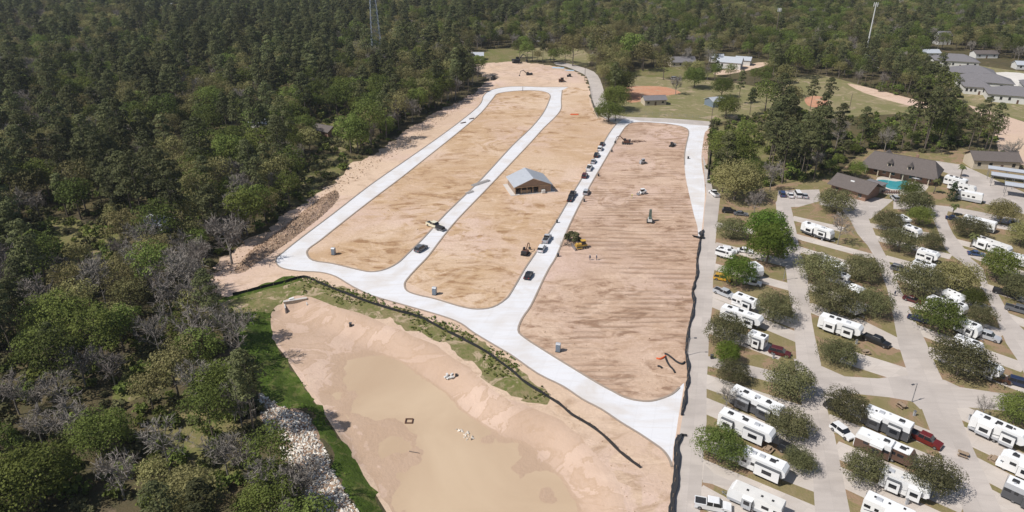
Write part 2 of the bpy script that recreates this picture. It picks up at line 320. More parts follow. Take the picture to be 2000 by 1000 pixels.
CLAY2 = [(1572,192),(1592,187),(1612,192),(1618,203),(1600,210),(1578,206)]
FIELD = [(1180,225),(1205,205),(1216,170),(1225,150),(1300,152),(1420,160),(1500,170),(1560,150),(1600,147),(1660,160),(1770,195),(1830,205),(1800,225),(1760,222),(1660,228),(1560,228),(1500,226),(1440,232),(1396,238),(1300,231),(1225,228),(1200,221)]
PATH = [(1655,163),(1700,172),(1790,195),(1835,205),(1820,212),(1770,205),(1690,182)]
FAR_LAWN = [(1010,105),(1060,92),(1140,98),(1150,128),(1110,124),(1085,119),(1040,118)]
DRIVE = [(1400,140),(1480,122),(1500,126),(1440,142),(1402,146)]
DRIVE2 = [(1040,15),(1048,15),(1046,60),(1038,100),(1028,100),(1036,60)]
APT = [(1810,112),(1850,108),(1900,125),(1960,135),(2040,150),(2080,220),(2000,222),(1900,192),(1850,185),(1800,150)]
APTLOT = [(1930,146),(1990,142),(2080,165),(2080,200),(1985,180)]
APTLAWN = [(1865,192),(1900,192),(2000,222),(2080,225),(2080,250),(2000,237),(1900,210)]
PIT = [(1892,205),(1925,214),(2000,238),(2100,262),(2140,400),(2060,345),(1985,318),(1950,295),(1940,250)]
GLADES = [[(600,320),(640,300),(690,318),(650,350),(610,370),(590,360)], [(50,440),(120,425),(200,440),(240,470),(220,520),(120,530),(40,510)], [(330,780),(470,770),(480,900),(440,950),(350,930),(300,860)], [(230,700),(330,690),(340,760),(240,770)], [(600,240),(690,230),(700,290),(620,285)], [(620,395),(530,400),(520,370),(600,345)], [(900,105),(1000,95),(1010,118),(930,125)], [(1230,140),(1340,130),(1400,150),(1230,150)],[(1400,250),(1500,240),(1560,290),(1480,370),(1400,372),(1392,300)],[(1560,370),(1500,350),(1560,330),(1640,340)]]
POOLDECK = [(1712,352),(1722,345),(1780,345),(1812,352),(1808,372),(1775,380),(1715,376)]
# pads: centre lines (pixels) and widths in metres
PADS = [((1553,427),(1640,447),4.5),((1557,462),(1700,500),4.0),((1562,487),(1645,512),4.0),((1600,497),(1665,527),4.5),((1582,560),(1690,600),4.0),((1582,600),(1755,672),5.0),((1655,697),(1775,735),6.5),((1670,628),(1765,676),4.5),
        ((1392,572),(1550,632),4.6),((1390,590),(1560,660),4.6),((1385,640),(1520,690),5.0),((1400,480),(1540,515),5.0),((1392,520),(1540,560),4.4),((1395,438),(1470,452),4.4),
        ((1380,745),(1570,808),5.2),((1378,792),(1590,880),5.2),((1380,862),(1588,940),5.2),((1370,915),(1592,1010),5.2),((1370,968),(1500,1040),5.0),
        ((1600,770),(1850,870),5.2),((1622,825),(1840,915),5.2),((1640,880),(1870,980),5.2),((1640,930),(1880,1040),5.2),
        ((1700,440),(1810,458),4.0),((1712,465),(1850,500),4.2),((1735,505),(1880,545),4.2),((1752,540),(1920,600),4.4),((1775,590),(1950,650),4.6),((1795,645),(1990,715),4.8),((1818,688),(2010,760),4.8),
        ((1862,470),(2000,505),4.4),((1880,490),(2010,540),4.4),((1835,422),(1985,448),4.2),((1925,560),(2050,600),4.4),((1945,610),(2050,650),4.4),
        ((1865,800),(2060,880),5.4),((1885,850),(2060,930),5.4),((1905,910),(2080,1000),5.4),((1935,975),(2060,1040),5.4)]
def pad_poly(a, b, w):
    a = Vector(G(*a)); b = Vector(G(*b)); d = (b - a).normalized(); nrm = Vector((-d.y, d.x)) * w / 2
    a = a - d * 1.0; b = b + d * 1.0
    return [tuple(a + nrm), tuple(a - nrm), tuple(b - nrm), tuple(b + nrm)]
W = lambda pts, n=3: smooth(Gs(pts), n)
def rough(poly, amp, step=1.6, seed=0, keep=None):
    out = []; n = len(poly)
    for i in range(n):
        a = poly[i]; b = poly[(i + 1) % n]; L = math.hypot(b[0] - a[0], b[1] - a[1]); k = max(1, int(L / step))
        for j in range(k): out.append((a[0] + (b[0] - a[0]) * j / k, a[1] + (b[1] - a[1]) * j / k))
    q = np.array(out); dx = (fbm(q[:, 0], q[:, 1], .35, 40 + seed, 3) - .5) * 2 * amp; dy = (fbm(q[:, 0], q[:, 1], .35, 60 + seed, 3) - .5) * 2 * amp
    if keep is not None:
        f = keep(q[:, 0], q[:, 1]); dx *= f; dy *= f
    return [tuple(t) for t in (q + np.stack([dx, dy], 1)).tolist()]
RIMZ = [(x, y, -1.6 if (x, y) in ((800,1110),(767,1002),(700,900),(636,802),(597,737),(560,690),(535,650),(531,615)) else 0.0) for x, y in RIM]
rimW = rough(smooth([G(*q) for q in RIMZ], 3), 1.0, 2.0, 1)
HR = Gs(RIM[:RIM.index((1215,1110)) + 1] + [(735,1110),(700,1010),(655,915),(625,850),(592,805),(540,775),(508,725),(484,660),(480,620),(520,594),(560,581)])
hrW = smooth(HR, 3)
spoilW = W(SPOIL, 3)
regions = [('glade', M['glade'], [rough(W(g), 4, 2.5, 2) for g in GLADES]), ('lawn', M['lawn'], [W(FIELD), W(FAR_LAWN), W(APT), W(APTLAWN)]),
           ('park_grass', M['parkgrass'], [Gs(PARK)]),
           ('site_dirt', M['site'], [rough(Gs(SITE), 3.4, 1.6, 6, lambda x, y: np.clip((-(x - (y * 0.16 - 12))) / 15.0, 0, 1) * np.clip((y - 150) / 30.0, 0, 1))]), ('spoil_heap', M['spoil'], [spoilW]),
           ('bare_ridge_field', M['field'], [Gs([(1203,243),(1190,260),(1120,375),(1044,497),(1000,568),(987,640),(1100,760),(1312,790),(1350,735),(1354,600),(1363,520),(1380,350),(1386,246),(1250,236)])]),
           ('building_plot', M['plot'], [Gs([(792,550),(837,500),(895,427),(1000,316),(1062,250),(1096,212),(1099,173),(1120,170),(1148,176),(1152,205),(1165,228),(1200,241),(1190,260),(1120,375),(1044,497),(1000,568),(962,602),(900,601)])]),
           ('concrete_street', M['street'], [smooth(Gs(ST_OUT), 2)]), ('building_plot', M['plot'], [W(PLOT1, 2)]),
           ('weedy_bank', M['weeds'], [rough(W(WEEDS), 2.0, 1.0, 3)]), ('green_bank', M['green'], [rough(W(GREEN), 1.8, 1.2, 4)]), ('weedy_slope', M['weeds'], [rough(W([(425,594),(455,583),(500,570),(560,554),(592,549),(593,576),(562,583),(545,592),(520,603),(480,612),(450,618)]), 1.5, 1.2, 8)]), ('pond_bed', M['bed'], [rimW]),
           ('riprap_bed', M['spoil'], [rough(W(RIPRAP), 1.6, 1.2, 5)]),
           ('clay_infield', M['orange'], [W(CLAY), W(CLAY2)]), ('dirt_path', M['site'], [W(PATH), W(DRIVE)]), ('sand_pit', M['pitdirt'], [Gs(PIT)]),
           ('parking_lot', M['lot'], [W(APTLOT)]),
           ('caravan_pad', M['pad'], [pad_poly(*q) for q in PADS]), ('pool_deck', M['pad'], [W(POOLDECK)]),
           ('park_road', M['road'], [Gs(LANE), smooth(Gs(ROAD_B), 2), smooth(Gs(ROAD_C), 2), smooth(Gs(ROAD_D), 2), Gs(CROSS)] + [Gs(q) for q in LINKS + EXITS]),
           ('access_road', M['road'], [smooth(Gs(ACCESS), 2)])]
verts = []; edges = []
def add_poly(poly):
    b = len(verts); verts.extend(poly); n = len(poly)
    edges.extend((b + i, b + (i + 1) % n) for i in range(n))
for _, _, polys in regions:
    for q in polys: add_poly(q)
def grid(poly, step, jit=0.25, margin=0.3):
    a = np.array(poly); x = np.arange(a[:, 0].min(), a[:, 0].max(), step); y = np.arange(a[:, 1].min(), a[:, 1].max(), step)
    X, Y = np.meshgrid(x, y); X = X.ravel(); Y = Y.ravel()
    X = X + nrng.uniform(-jit, jit, X.shape) * step; Y = Y + nrng.uniform(-jit, jit, Y.shape) * step
    k = inside(X, Y, poly) & (edge_dist(X, Y, poly) > margin)
    verts.extend(zip(X[k], Y[k]))
grid(rimW, 0.95); grid([q for q in hrW], 2.2); grid(spoilW, 1.0)
farmound = Gs([(935,128),(1000,123),(1060,128),(1120,140),(1135,155),(1110,163),(1000,163),(960,165),(950,150)])
grid(farmound, 2.5)
for x in range(-1500, 1501, 100):
    for y in range(-100, 2101, 100): verts.append((x + 0.37, y + 0.21))
for a in ((-2600, -600), (2600, -600), (2600, 3200), (-2600, 3200)): verts.append(a)
res = delaunay_2d_cdt([Vector((float(x), float(y))) for x, y in verts], edges, [], 0, 0.002, False)
V2 = np.array([(v.x, v.y) for v in res[0]]); F2 = np.array([f[:3] for f in res[2]])
cen = V2[F2].mean(axis=1)
reg = np.full(len(F2), -1)
for i, (_, _, polys) in enumerate(regions):
    for q in polys:
        a = np.array(q); k = (cen[:, 0] > a[:, 0].min()) & (cen[:, 0] < a[:, 0].max()) & (cen[:, 1] > a[:, 1].min()) & (cen[:, 1] < a[:, 1].max())
        idx = np.nonzero(k)[0]; reg[idx[inside(cen[idx, 0], cen[idx, 1], q)]] = i
def height(x, y):
    x = np.asarray(x, float); y = np.asarray(y, float); z = np.zeros(x.shape)
    k = inside(x, y, hrW)
    dd = np.where(k, edge_dist(x, y, hrW), 0)
    lx, ly = G(620, 700); mx, my = G(800, 1000)
    side = ((mx - lx) * (y - ly) - (my - ly) * (x - lx)) < 0    # true on the right hand side of the basin
    t = np.clip(dd / np.where(side, 5.5, 8.5), 0, 1); t = t * t * (3 - 2 * t)
    ax_, ay_ = G(720, 715, -2.3); bx_, by_ = G(930, 960, -2.3)
    L2 = (bx_ - ax_) ** 2 + (by_ - ay_) ** 2; tt = np.clip(((x - ax_) * (bx_ - ax_) + (y - ay_) * (by_ - ay_)) / L2, 0, 1.4)
    off = np.hypot(x - ax_ - tt * (bx_ - ax_), y - ay_ - tt * (by_ - ay_))
    half = 7 + 13 * np.sin(np.clip(tt, 0, 1.1) * 2.2)
    bowl = 0.15 * np.clip(off / half, 0, 2.0) ** 1.3
    z = z + np.where(k, -2.15 * t + t * (-0.20 + bowl + 0.34 * (fbm(x, y, 0.07, 3, 5) - 0.5) + 0.24 * (fbm(x, y, 0.20, 13, 4) - .5)), 0)
    k = inside(x, y, spoilW); dd = np.where(k, edge_dist(x, y, spoilW), 0)
    z = z + np.where(k, np.clip(dd / 3.0, 0, 1) * (0.5 + 1.6 * fbm(x, y, 0.35, 5)), 0)
    k = inside(x, y, farmound); dd = np.where(k, edge_dist(x, y, farmound), 0)
    z = z + np.where(k, np.clip(dd / 6.0, 0, 1) * (1.8 * fbm(x, y, 0.12, 9)), 0)
    return z
Z2 = height(V2[:, 0], V2[:, 1])
def hz(x, y): return float(height(np.array([x]), np.array([y]))[0])
def region_obj(name, mat, sel):
    f = F2[sel]; ids, inv = np.unique(f, return_inverse=True); inv = inv.reshape(f.shape)
    vs = [(float(V2[i, 0]), float(V2[i, 1]), float(Z2[i])) for i in ids]
    me = bpy.data.meshes.new(name); me.from_pydata(vs, [], [tuple(int(q) for q in r) for r in inv]); me.materials.append(mat)
    if name in ('pond_bed', 'spoil_heap'): me.polygons.foreach_set('use_smooth', [True] * len(me.polygons))
    me.update()
    o = bpy.data.objects.new(name, me); COL.objects.link(o); return struct(o)
region_obj('ground', M['floor'], reg == -1)
for i, (nm, mt, _) in enumerate(regions):
    if (reg == i).any(): region_obj(nm, mt, reg == i)
a = np.array(Gs([(520,600),(900,600),(1240,900),(1240,1110),(760,1110)], WATER_Z))
pw = MB(); q = [(x, y) for x, y in smooth(Gs([(560,620),(600,606),(760,652),(930,735),(1080,825),(1180,930),(1205,1090),(820,1090),(700,885),(600,730),(545,650)], WATER_Z), 2)]
pw.add([(x, y, WATER_Z) for x, y in q], [tuple(range(len(q)))])
struct(pw.build('pond_water', M['turbid']))
# kerbs
def ribbon(path, w, z0, z1, closed=False, side=0.0):
    n = len(path); L = []; Rr = []
    for i in range(n):
        a = Vector(path[(i - 1) % n] if closed or i > 0 else path[0]); b = Vector(path[(i + 1) % n] if closed or i < n - 1 else path[-1])
        t = (b - a); t = t.normalized() if t.length > 1e-6 else Vector((1, 0)); nr = Vector((-t.y, t.x)); p = Vector(path[i])
        L.append(p + nr * (w / 2 + side)); Rr.append(p - nr * (w / 2 - side))
    m = MB(); vs = []
    for i in range(n): vs += [(L[i].x, L[i].y, z0), (L[i].x, L[i].y, z1), (Rr[i].x, Rr[i].y, z1), (Rr[i].x, Rr[i].y, z0)]
    fs = []
    for i in range(n if closed else n - 1):
        a = 4 * i; b = 4 * ((i + 1) % n); fs += [(a, a + 1, b + 1, b), (a + 1, a + 2, b + 2, b + 1), (a + 2, a + 3, b + 3, b + 2)]
    return m.add(vs, fs)
struct(ribbon(smooth(Gs(PLOT1), 3), 0.5, -0.05, 0.13, True).build('kerb', M['kerb']))
i0 = ST_OUT.index((1098,176)); i1 = ST_OUT.index((1203,243))
struct(ribbon(smooth(Gs(ST_OUT[i0:i1 + 1]), 3, False), 0.45, -0.05, 0.13).build('kerb', M['kerb']))
i0 = ST_OUT.index((1337,322)); i1 = ST_OUT.index((1327,757))
struct(ribbon(smooth(Gs(ST_OUT[i0:i1 + 1]), 3, False), 0.45, -0.05, 0.13).build('kerb', M['kerb']))
i0 = ST_OUT.index((1312,912))
struct(ribbon(smooth(Gs(ST_OUT[i0:] + ST_OUT[:14]), 3, False), 0.45, -0.05, 0.12).build('kerb', M['kerb']))
# ------------------------------------------------------------------ foliage
def leaf_mat(name, dark, light, rnd=0.35, trans=0.22, rough=0.7, vr=0.4):
    m, n, l, p = new_mat(name)
    at = n.new('ShaderNodeAttribute'); at.attribute_name = 'tint'; at.attribute_type = 'GEOMETRY'
    oi = n.new('ShaderNodeObjectInfo')
    f = mth(n, l, 'ADD', mth(n, l, 'MULTIPLY', at.outputs['Fac'], 1.0 - rnd), mth(n, l, 'MULTIPLY', oi.outputs['Random'], rnd))
    c = mix(n, l, f, dark, light)
    hs = n.new('ShaderNodeHueSaturation'); hs.inputs['Saturation'].default_value = 1.0
    l.new(mth(n, l, 'ADD', 0.482, mth(n, l, 'MULTIPLY', oi.outputs['Random'], 0.036)), hs.inputs['Hue'])
    l.new(mth(n, l, 'ADD', 1.02 - vr / 2, mth(n, l, 'MULTIPLY', mth(n, l, 'FRACT', mth(n, l, 'MULTIPLY', oi.outputs['Random'], 7.31)), vr)), hs.inputs['Value'])
    l.new(c, hs.inputs['Color']); c = hs.outputs[0]
    out = n['Material Output']; tr = n.new('ShaderNodeBsdfTranslucent'); ms = n.new('ShaderNodeMixShader')
    l.new(c, p.inputs['Base Color']); l.new(c, tr.inputs['Color']); p.inputs['Roughness'].default_value = rough
    p.inputs['Specular IOR Level'].default_value = 0.12
    ms.inputs[0].default_value = trans; l.new(p.outputs[0], ms.inputs[1]); l.new(tr.outputs[0], ms.inputs[2]); l.new(ms.outputs[0], out.inputs[0])
    return m
M['pine'] = leaf_mat('pine_needles', (0.055, 0.063, 0.028), (0.170, 0.176, 0.074), 0.5, 0.25, 0.7, 0.7)
M['broad'] = leaf_mat('spring_green_leaves', (0.075, 0.098, 0.022), (0.190, 0.222, 0.055), 0.55, 0.30, 0.7, 0.75)
M['olive'] = leaf_mat('yellow_olive_leaves', (0.140, 0.132, 0.050), (0.29, 0.26, 0.115), 0.5, 0.30, 0.7, 0.7)
M['oak'] = leaf_mat('live_oak_leaves', (0.070, 0.075, 0.032), (0.200, 0.190, 0.088), 0.35, 0.22, 0.7, 0.5)
M['elm'] = leaf_mat('bright_elm_leaves', (0.075, 0.125, 0.018), (0.165, 0.235, 0.040), 0.3, 0.32)
M['cypress'] = leaf_mat('dark_cypress_leaves', (0.022, 0.036, 0.018), (0.055, 0.075, 0.03), 0.3, 0.15)
M['twig'] = leaf_mat('grey_brown_twigs', (0.16, 0.14, 0.12), (0.32, 0.285, 0.25), 0.5, 0.05, 0.9)
M['palmleaf'] = leaf_mat('palm_fronds', (0.06, 0.075, 0.025), (0.16, 0.16, 0.06), 0.3, 0.15)
M['bark'] = plain('grey_brown_bark', (0.155, 0.125, 0.10), 0.95, 0, .3, 3.0)
M['palebark'] = plain('pale_bark', (0.25, 0.225, 0.20), 0.95, 0, .25, 3.0)

def cards(blobs, size, rs, aspect=1.0, up=0.25, per=None, jitter=0.45):
    """leaf sprays scattered over clump surfaces; blobs = (centre, radii, count, tint)"""
    P0 = []; Nn = []; T = []; 
    for c, r, cnt, t in blobs:
        dv = rs.normal(size=(cnt, 3)); dv /= np.linalg.norm(dv, axis=1)[:, None]
        dv[:, 2] = np.where(dv[:, 2] < -0.45, -dv[:, 2], dv[:, 2])
        rad = rs.uniform(0.72, 1.06, (cnt, 1)) ** 0.8
        P0.append(np.array(c) + dv * np.array(r) * rad)
        nn = dv + rs.normal(size=(cnt, 3)) * jitter + np.array([0, 0, up]); nn /= np.linalg.norm(nn, axis=1)[:, None]
        Nn.append(nn); T.append(np.clip(t + rs.uniform(-0.18, 0.18, cnt), 0, 1))
    P0 = np.vstack(P0); Nn = np.vstack(Nn); T = np.concatenate(T); N = len(P0)
    ref = rs.normal(size=(N, 3)); U = np.cross(Nn, ref); U /= np.linalg.norm(U, axis=1)[:, None] + 1e-9; Vv = np.cross(Nn, U)
    s = size * rs.uniform(0.6, 1.35, (N, 1)); a = U * s * 0.5 * aspect; b = Vv * s * 0.5 / (aspect ** 0.5)
    q = np.stack([P0 - a, P0 - b * rs.uniform(.7, 1.2, (N, 1)), P0 + a, P0 + b * rs.uniform(.7, 1.2, (N, 1)) + Nn * s * 0.12], axis=1).reshape(-1, 3)
    return q, np.arange(N * 4).reshape(N, 4), T
def trunk_geo(m, h, r, rs, limbs=5, start=0.45, spread=0.25, lean=0.0, mi=0, top=0.25):
    pts = [Vector((0, 0, -0.3))]; k = 4
    off = Vector((0, 0, 0))
    for i in range(1, k + 1):
        off += Vector((rs.uniform(-1, 1), rs.uniform(-1, 1), 0)) * h * 0.012 + Vector((lean * h / k, 0, 0))
        pts.append(Vector((off.x, off.y, h * i / k)))
    for i in range(k):
        m.tube(pts[i], pts[i + 1], r * (1 - (1 - top) * i / k), r * (1 - (1 - top) * (i + 1) / k), 6, mi, False)
    for j in range(limbs):
        f = start + (0.95 - start) * (j + 0.5) / limbs; i = min(k - 1, int(f * k)); t = f * k - i; p = pts[i].lerp(pts[i + 1], t)
        a = j * 2.4 + rs.uniform(-.5, .5); L = h * spread * (1.15 - f * 0.5)
        e = p + Vector((math.cos(a) * L, math.sin(a) * L, L * rs.uniform(0.3, 0.7)))
        m.tube(p, e, r * 0.38, r * 0.12, 4, mi, False)
    return pts[-1]
def leaf_mesh(name, q, f, T, mats, extra=None):
    """extra = MB with wood faces, appended with material 1"""
    vs = [tuple(map(float, p)) for p in q]; fs = [tuple(map(int, p)) for p in f]; n0 = len(fs); T = list(map(float, T)); mi = [0] * n0
    if extra:
        b = len(vs); vs += [tuple(p) for p in extra.v]; fs += [tuple(i + b for i in x) for x in extra.f]; mi += [1] * len(extra.f); T += [0.5] * len(extra.f)
    me = bpy.data.meshes.new(name); me.from_pydata(vs, [], fs)
    for m in mats: me.materials.append(m)
    me.polygons.foreach_set('material_index', mi)
    at = me.attributes.new('tint', 'FLOAT', 'FACE'); at.data.foreach_set('value', T); me.update(); return me
def pine_crown(rs, h, n=1500, size=0.55):
    bl = []; r = h * rs.uniform(0.15, 0.19); z0 = h * rs.uniform(0.42, 0.52)
    k = 17
    for i in range(k):
        t = (i + rs.uniform(0, .8)) / k; z = z0 + (h - z0) * t
        rr = r * (1.0 - t ** 3.5) * rs.uniform(0.5, 1.25) * (0.55 + 0.45 * min(1, t * 4)); a = i * 2.4 + rs.uniform(-.4, .4)
        c = (math.cos(a) * rr * 0.72, math.sin(a) * rr * 0.72, z)
        s = max(0.9, r * rs.uniform(0.34, 0.62)) * (1 - 0.15 * t)
        bl.append((c, (s, s, s * rs.uniform(.45, .75)), int(n / k), rs.uniform(0.1, 0.9)))
    return cards(bl, size, rs, 1.5, 0.35)
def round_crown(rs, h, w, base, n=900, size=0.7, k=20, flat=0.8, clump=(0.30, 0.42)):
    bl = []; cz = (h + base) / 2; hh = (h - base) / 2
    bl.append(((0, 0, cz), (w * 0.30, w * 0.30, hh * 0.72), int(n * 0.12), 0.3))
    for i in range(k):
        a = i * 2.399 + rs.uniform(-.3, .3); u = (i + 0.5) / k; zz = -0.55 + 1.45 * u; rr = math.sqrt(max(0.05, 1 - min(0.98, zz * zz)))
        j = rs.uniform(0.52, 0.92); s = w * 0.5 * rs.uniform(*clump) * 1.15
        c = (math.cos(a) * rr * w * 0.5 * j, math.sin(a) * rr * w * 0.5 * j, cz + zz * hh * 0.78)
        bl.append((c, (s, s, s * flat), int(n * 0.88 / k), rs.uniform(0.05, 0.95)))
    return cards(bl, size, rs, 1.15, 0.2)
def bare_crown(rs, h, w, base, mb):
    tips = []
    for i in range(11):
        a = i * 2.4; f = rs.uniform(0.0, 0.55); p = Vector((0, 0, base * 0.7 + (h - base) * f))
        L = w * 0.5 * rs.uniform(0.7, 1.05) * (1.1 - f * 0.5); e = p + Vector((math.cos(a) * L * .8, math.sin(a) * L * .8, L * rs.uniform(0.55, 1.1)))
        mb.tube(p, e, 0.10, 0.05, 3, 0, False)
        for j in range(7):
            t = rs.uniform(0.35, 1.0); q = p.lerp(e, t); dv = Vector((math.cos(a), math.sin(a), .6)) * .5 + Vector(rs.normal(size=3)) * 0.7 + Vector((0, 0, .5))
            e2 = q + dv.normalized() * L * rs.uniform(0.3, 0.55); mb.tube(q, e2, 0.05, 0.025, 3, 0, False); tips.append((q, e2))
    P0 = []
    for q, e2 in tips:
        for _ in range(8):
            s0 = q.lerp(e2, rs.uniform(0.2, 1.0)); dv = (e2 - q).normalized() * .8 + Vector(rs.normal(size=3)) * 0.8 + Vector((0, 0, .3)); P0.append((s0, s0 + dv.normalized() * rs.uniform(0.7, 1.6)))
    vs = []; T = []
    for a, b in P0:
        s = Vector(rs.normal(size=3)).cross(b - a).normalized() * 0.055; vs += [a - s, a + s, b + s * .6, b - s * .6]; T.append(rs.uniform(0.1, 1))
    return np.array([tuple(v) for v in vs]), np.arange(len(vs)).reshape(-1, 4), np.array(T)
KIND = {}
def variant(kind, i, h, w):
    rs = np.random.RandomState(100 + i * 13 + sum(map(ord, kind))); wood = MB()
    if kind == 'p':
        trunk_geo(wood, h * 0.93, 0.26, rs, 7, 0.45, 0.11, rs.uniform(-0.02, 0.02)); q = pine_crown(rs, h); mt = M['pine']; bk = M['bark']
    elif kind == 'g':
        trunk_geo(wood, h * 0.75, 0.3, rs, 6, 0.3, 0.3); q = round_crown(rs, h, w, h * 0.22, 2300, 0.46); mt = M['broad']; bk = M['bark']
    elif kind == 'y':
        trunk_geo(wood, h * 0.75, 0.28, rs, 7, 0.3, 0.3); q = round_crown(rs, h, w, h * 0.28, 1900, 0.42, 18); mt = M['olive']; bk = M['bark']
    elif kind == 'b':
        trunk_geo(wood, h * 0.72, 0.22, rs, 3, 0.3, 0.3); q = bare_crown(rs, h, w, h * 0.3, wood); mt = M['twig']; bk = M['palebark']
    elif kind == 'o':
        trunk_geo(wood, h * 0.7, 0.24, rs, 8, 0.25, 0.42); q = round_crown(rs, h, w, h * 0.04, 9500, 0.23, 40, 0.85, (.22, .46)); mt = M['oak']; bk = M['bark']
    elif kind == 'e':
        trunk_geo(wood, h * 0.75, 0.26, rs, 7, 0.25, 0.35); q = round_crown(rs, h, w, h * 0.04, 9000, 0.28, 36, 0.95, (.22, .46)); mt = M['elm']; bk = M['bark']
    elif kind in 'du':
        trunk_geo(wood, h * 0.7, 0.3, rs, 8, 0.25, 0.40); q = round_crown(rs, h, w, h * (0.10 if kind == 'd' else .16), 9000, 0.26, 38, 0.9, (.22, .46)); mt = M['broad' if kind == 'd' else 'olive']; bk = M['bark']
    elif kind == 's':
        q = round_crown(rs, h, w, -0.2, 170, 0.6, 7, 0.9); mt = M['oak'] if i % 2 else M['broad']; bk = M['bark']
        wood = None
    elif kind == 'c':
        bl = [((math.cos(k * 2.4) * .25, math.sin(k * 2.4) * .25, 0.5 + k * h / 15), (w * .5 * (1 - (k / 15) ** 2) + .2,) * 2 + (h / 10,), 60, rs.uniform(.1, .9)) for k in range(14)]
        q = cards(bl, 0.4, rs); trunk_geo(wood, h * .8, .15, rs, 0); mt = M['cypress']; bk = M['bark']
    crown = leaf_mesh('crown', *q, [mt]); 
    tm = None
    if wood:
        tm = bpy.data.meshes.new('trunk'); tm.from_pydata(wood.v, [], wood.f); tm.materials.append(bk); tm.polygons.foreach_set('use_smooth', [True] * len(tm.polygons)); tm.update()
    both = leaf_mesh('tree', *q, [mt, bk], wood) if kind in 'pgybs' else None
    return crown, tm, both, h
SPEC = {'p': [(25, 6), (22, 6), (27, 7), (19, 5)], 'g': [(15, 11), (13, 10), (17, 12)], 'y': [(14, 10.5), (12, 9), (16, 12)],
        'b': [(14, 9), (12, 8), (16, 10)], 'o': [(6.6, 10), (6.2, 10), (7.0, 10), (6.4, 10), (6.8, 10)], 'e': [(9.5, 10), (8.8, 10)], 'd': [(9, 10), (8.2, 10)], 'u': [(8, 10), (7.4, 10)], 's': [(2.2, 3.2), (1.6, 2.6), (2.8, 3.6), (2.0, 3.4)], 'c': [(7, 3)]}
for k, L in SPEC.items(): KIND[k] = [variant(k, i, *hw) for i, hw in enumerate(L)]
NAMES = {'p': ('pine_tree', 'tree'), 'g': ('broadleaf_tree', 'tree'), 'y': ('olive_green_tree', 'tree'), 'b': ('bare_tree', 'tree'), 'o': ('live_oak', 'tree'), 'e': ('elm_tree', 'tree'), 'c': ('cypress_tree', 'tree'), 'd': ('broadleaf_tree', 'tree'), 'u': ('olive_green_tree', 'tree'), 's': ('shrub', 'shrub')}
def tree(kind, i, x, y, s, rz, label, group=None, z=0.0, sz=None, name=None):
    cr, tm, _, _ = KIND[kind][i % len(KIND[kind])]
    t = thing(name or NAMES[kind][0], label, NAMES[kind][1], (x, y, z), rz, group); t.scale = (s, s, sz or s)
    o = bpy.data.objects.new('crown' if kind != 's' else 'foliage', cr); COL.objects.link(o); o.parent = t
    if tm: o = bpy.data.objects.new('trunk', tm); COL.objects.link(o); o.parent = t
    return t
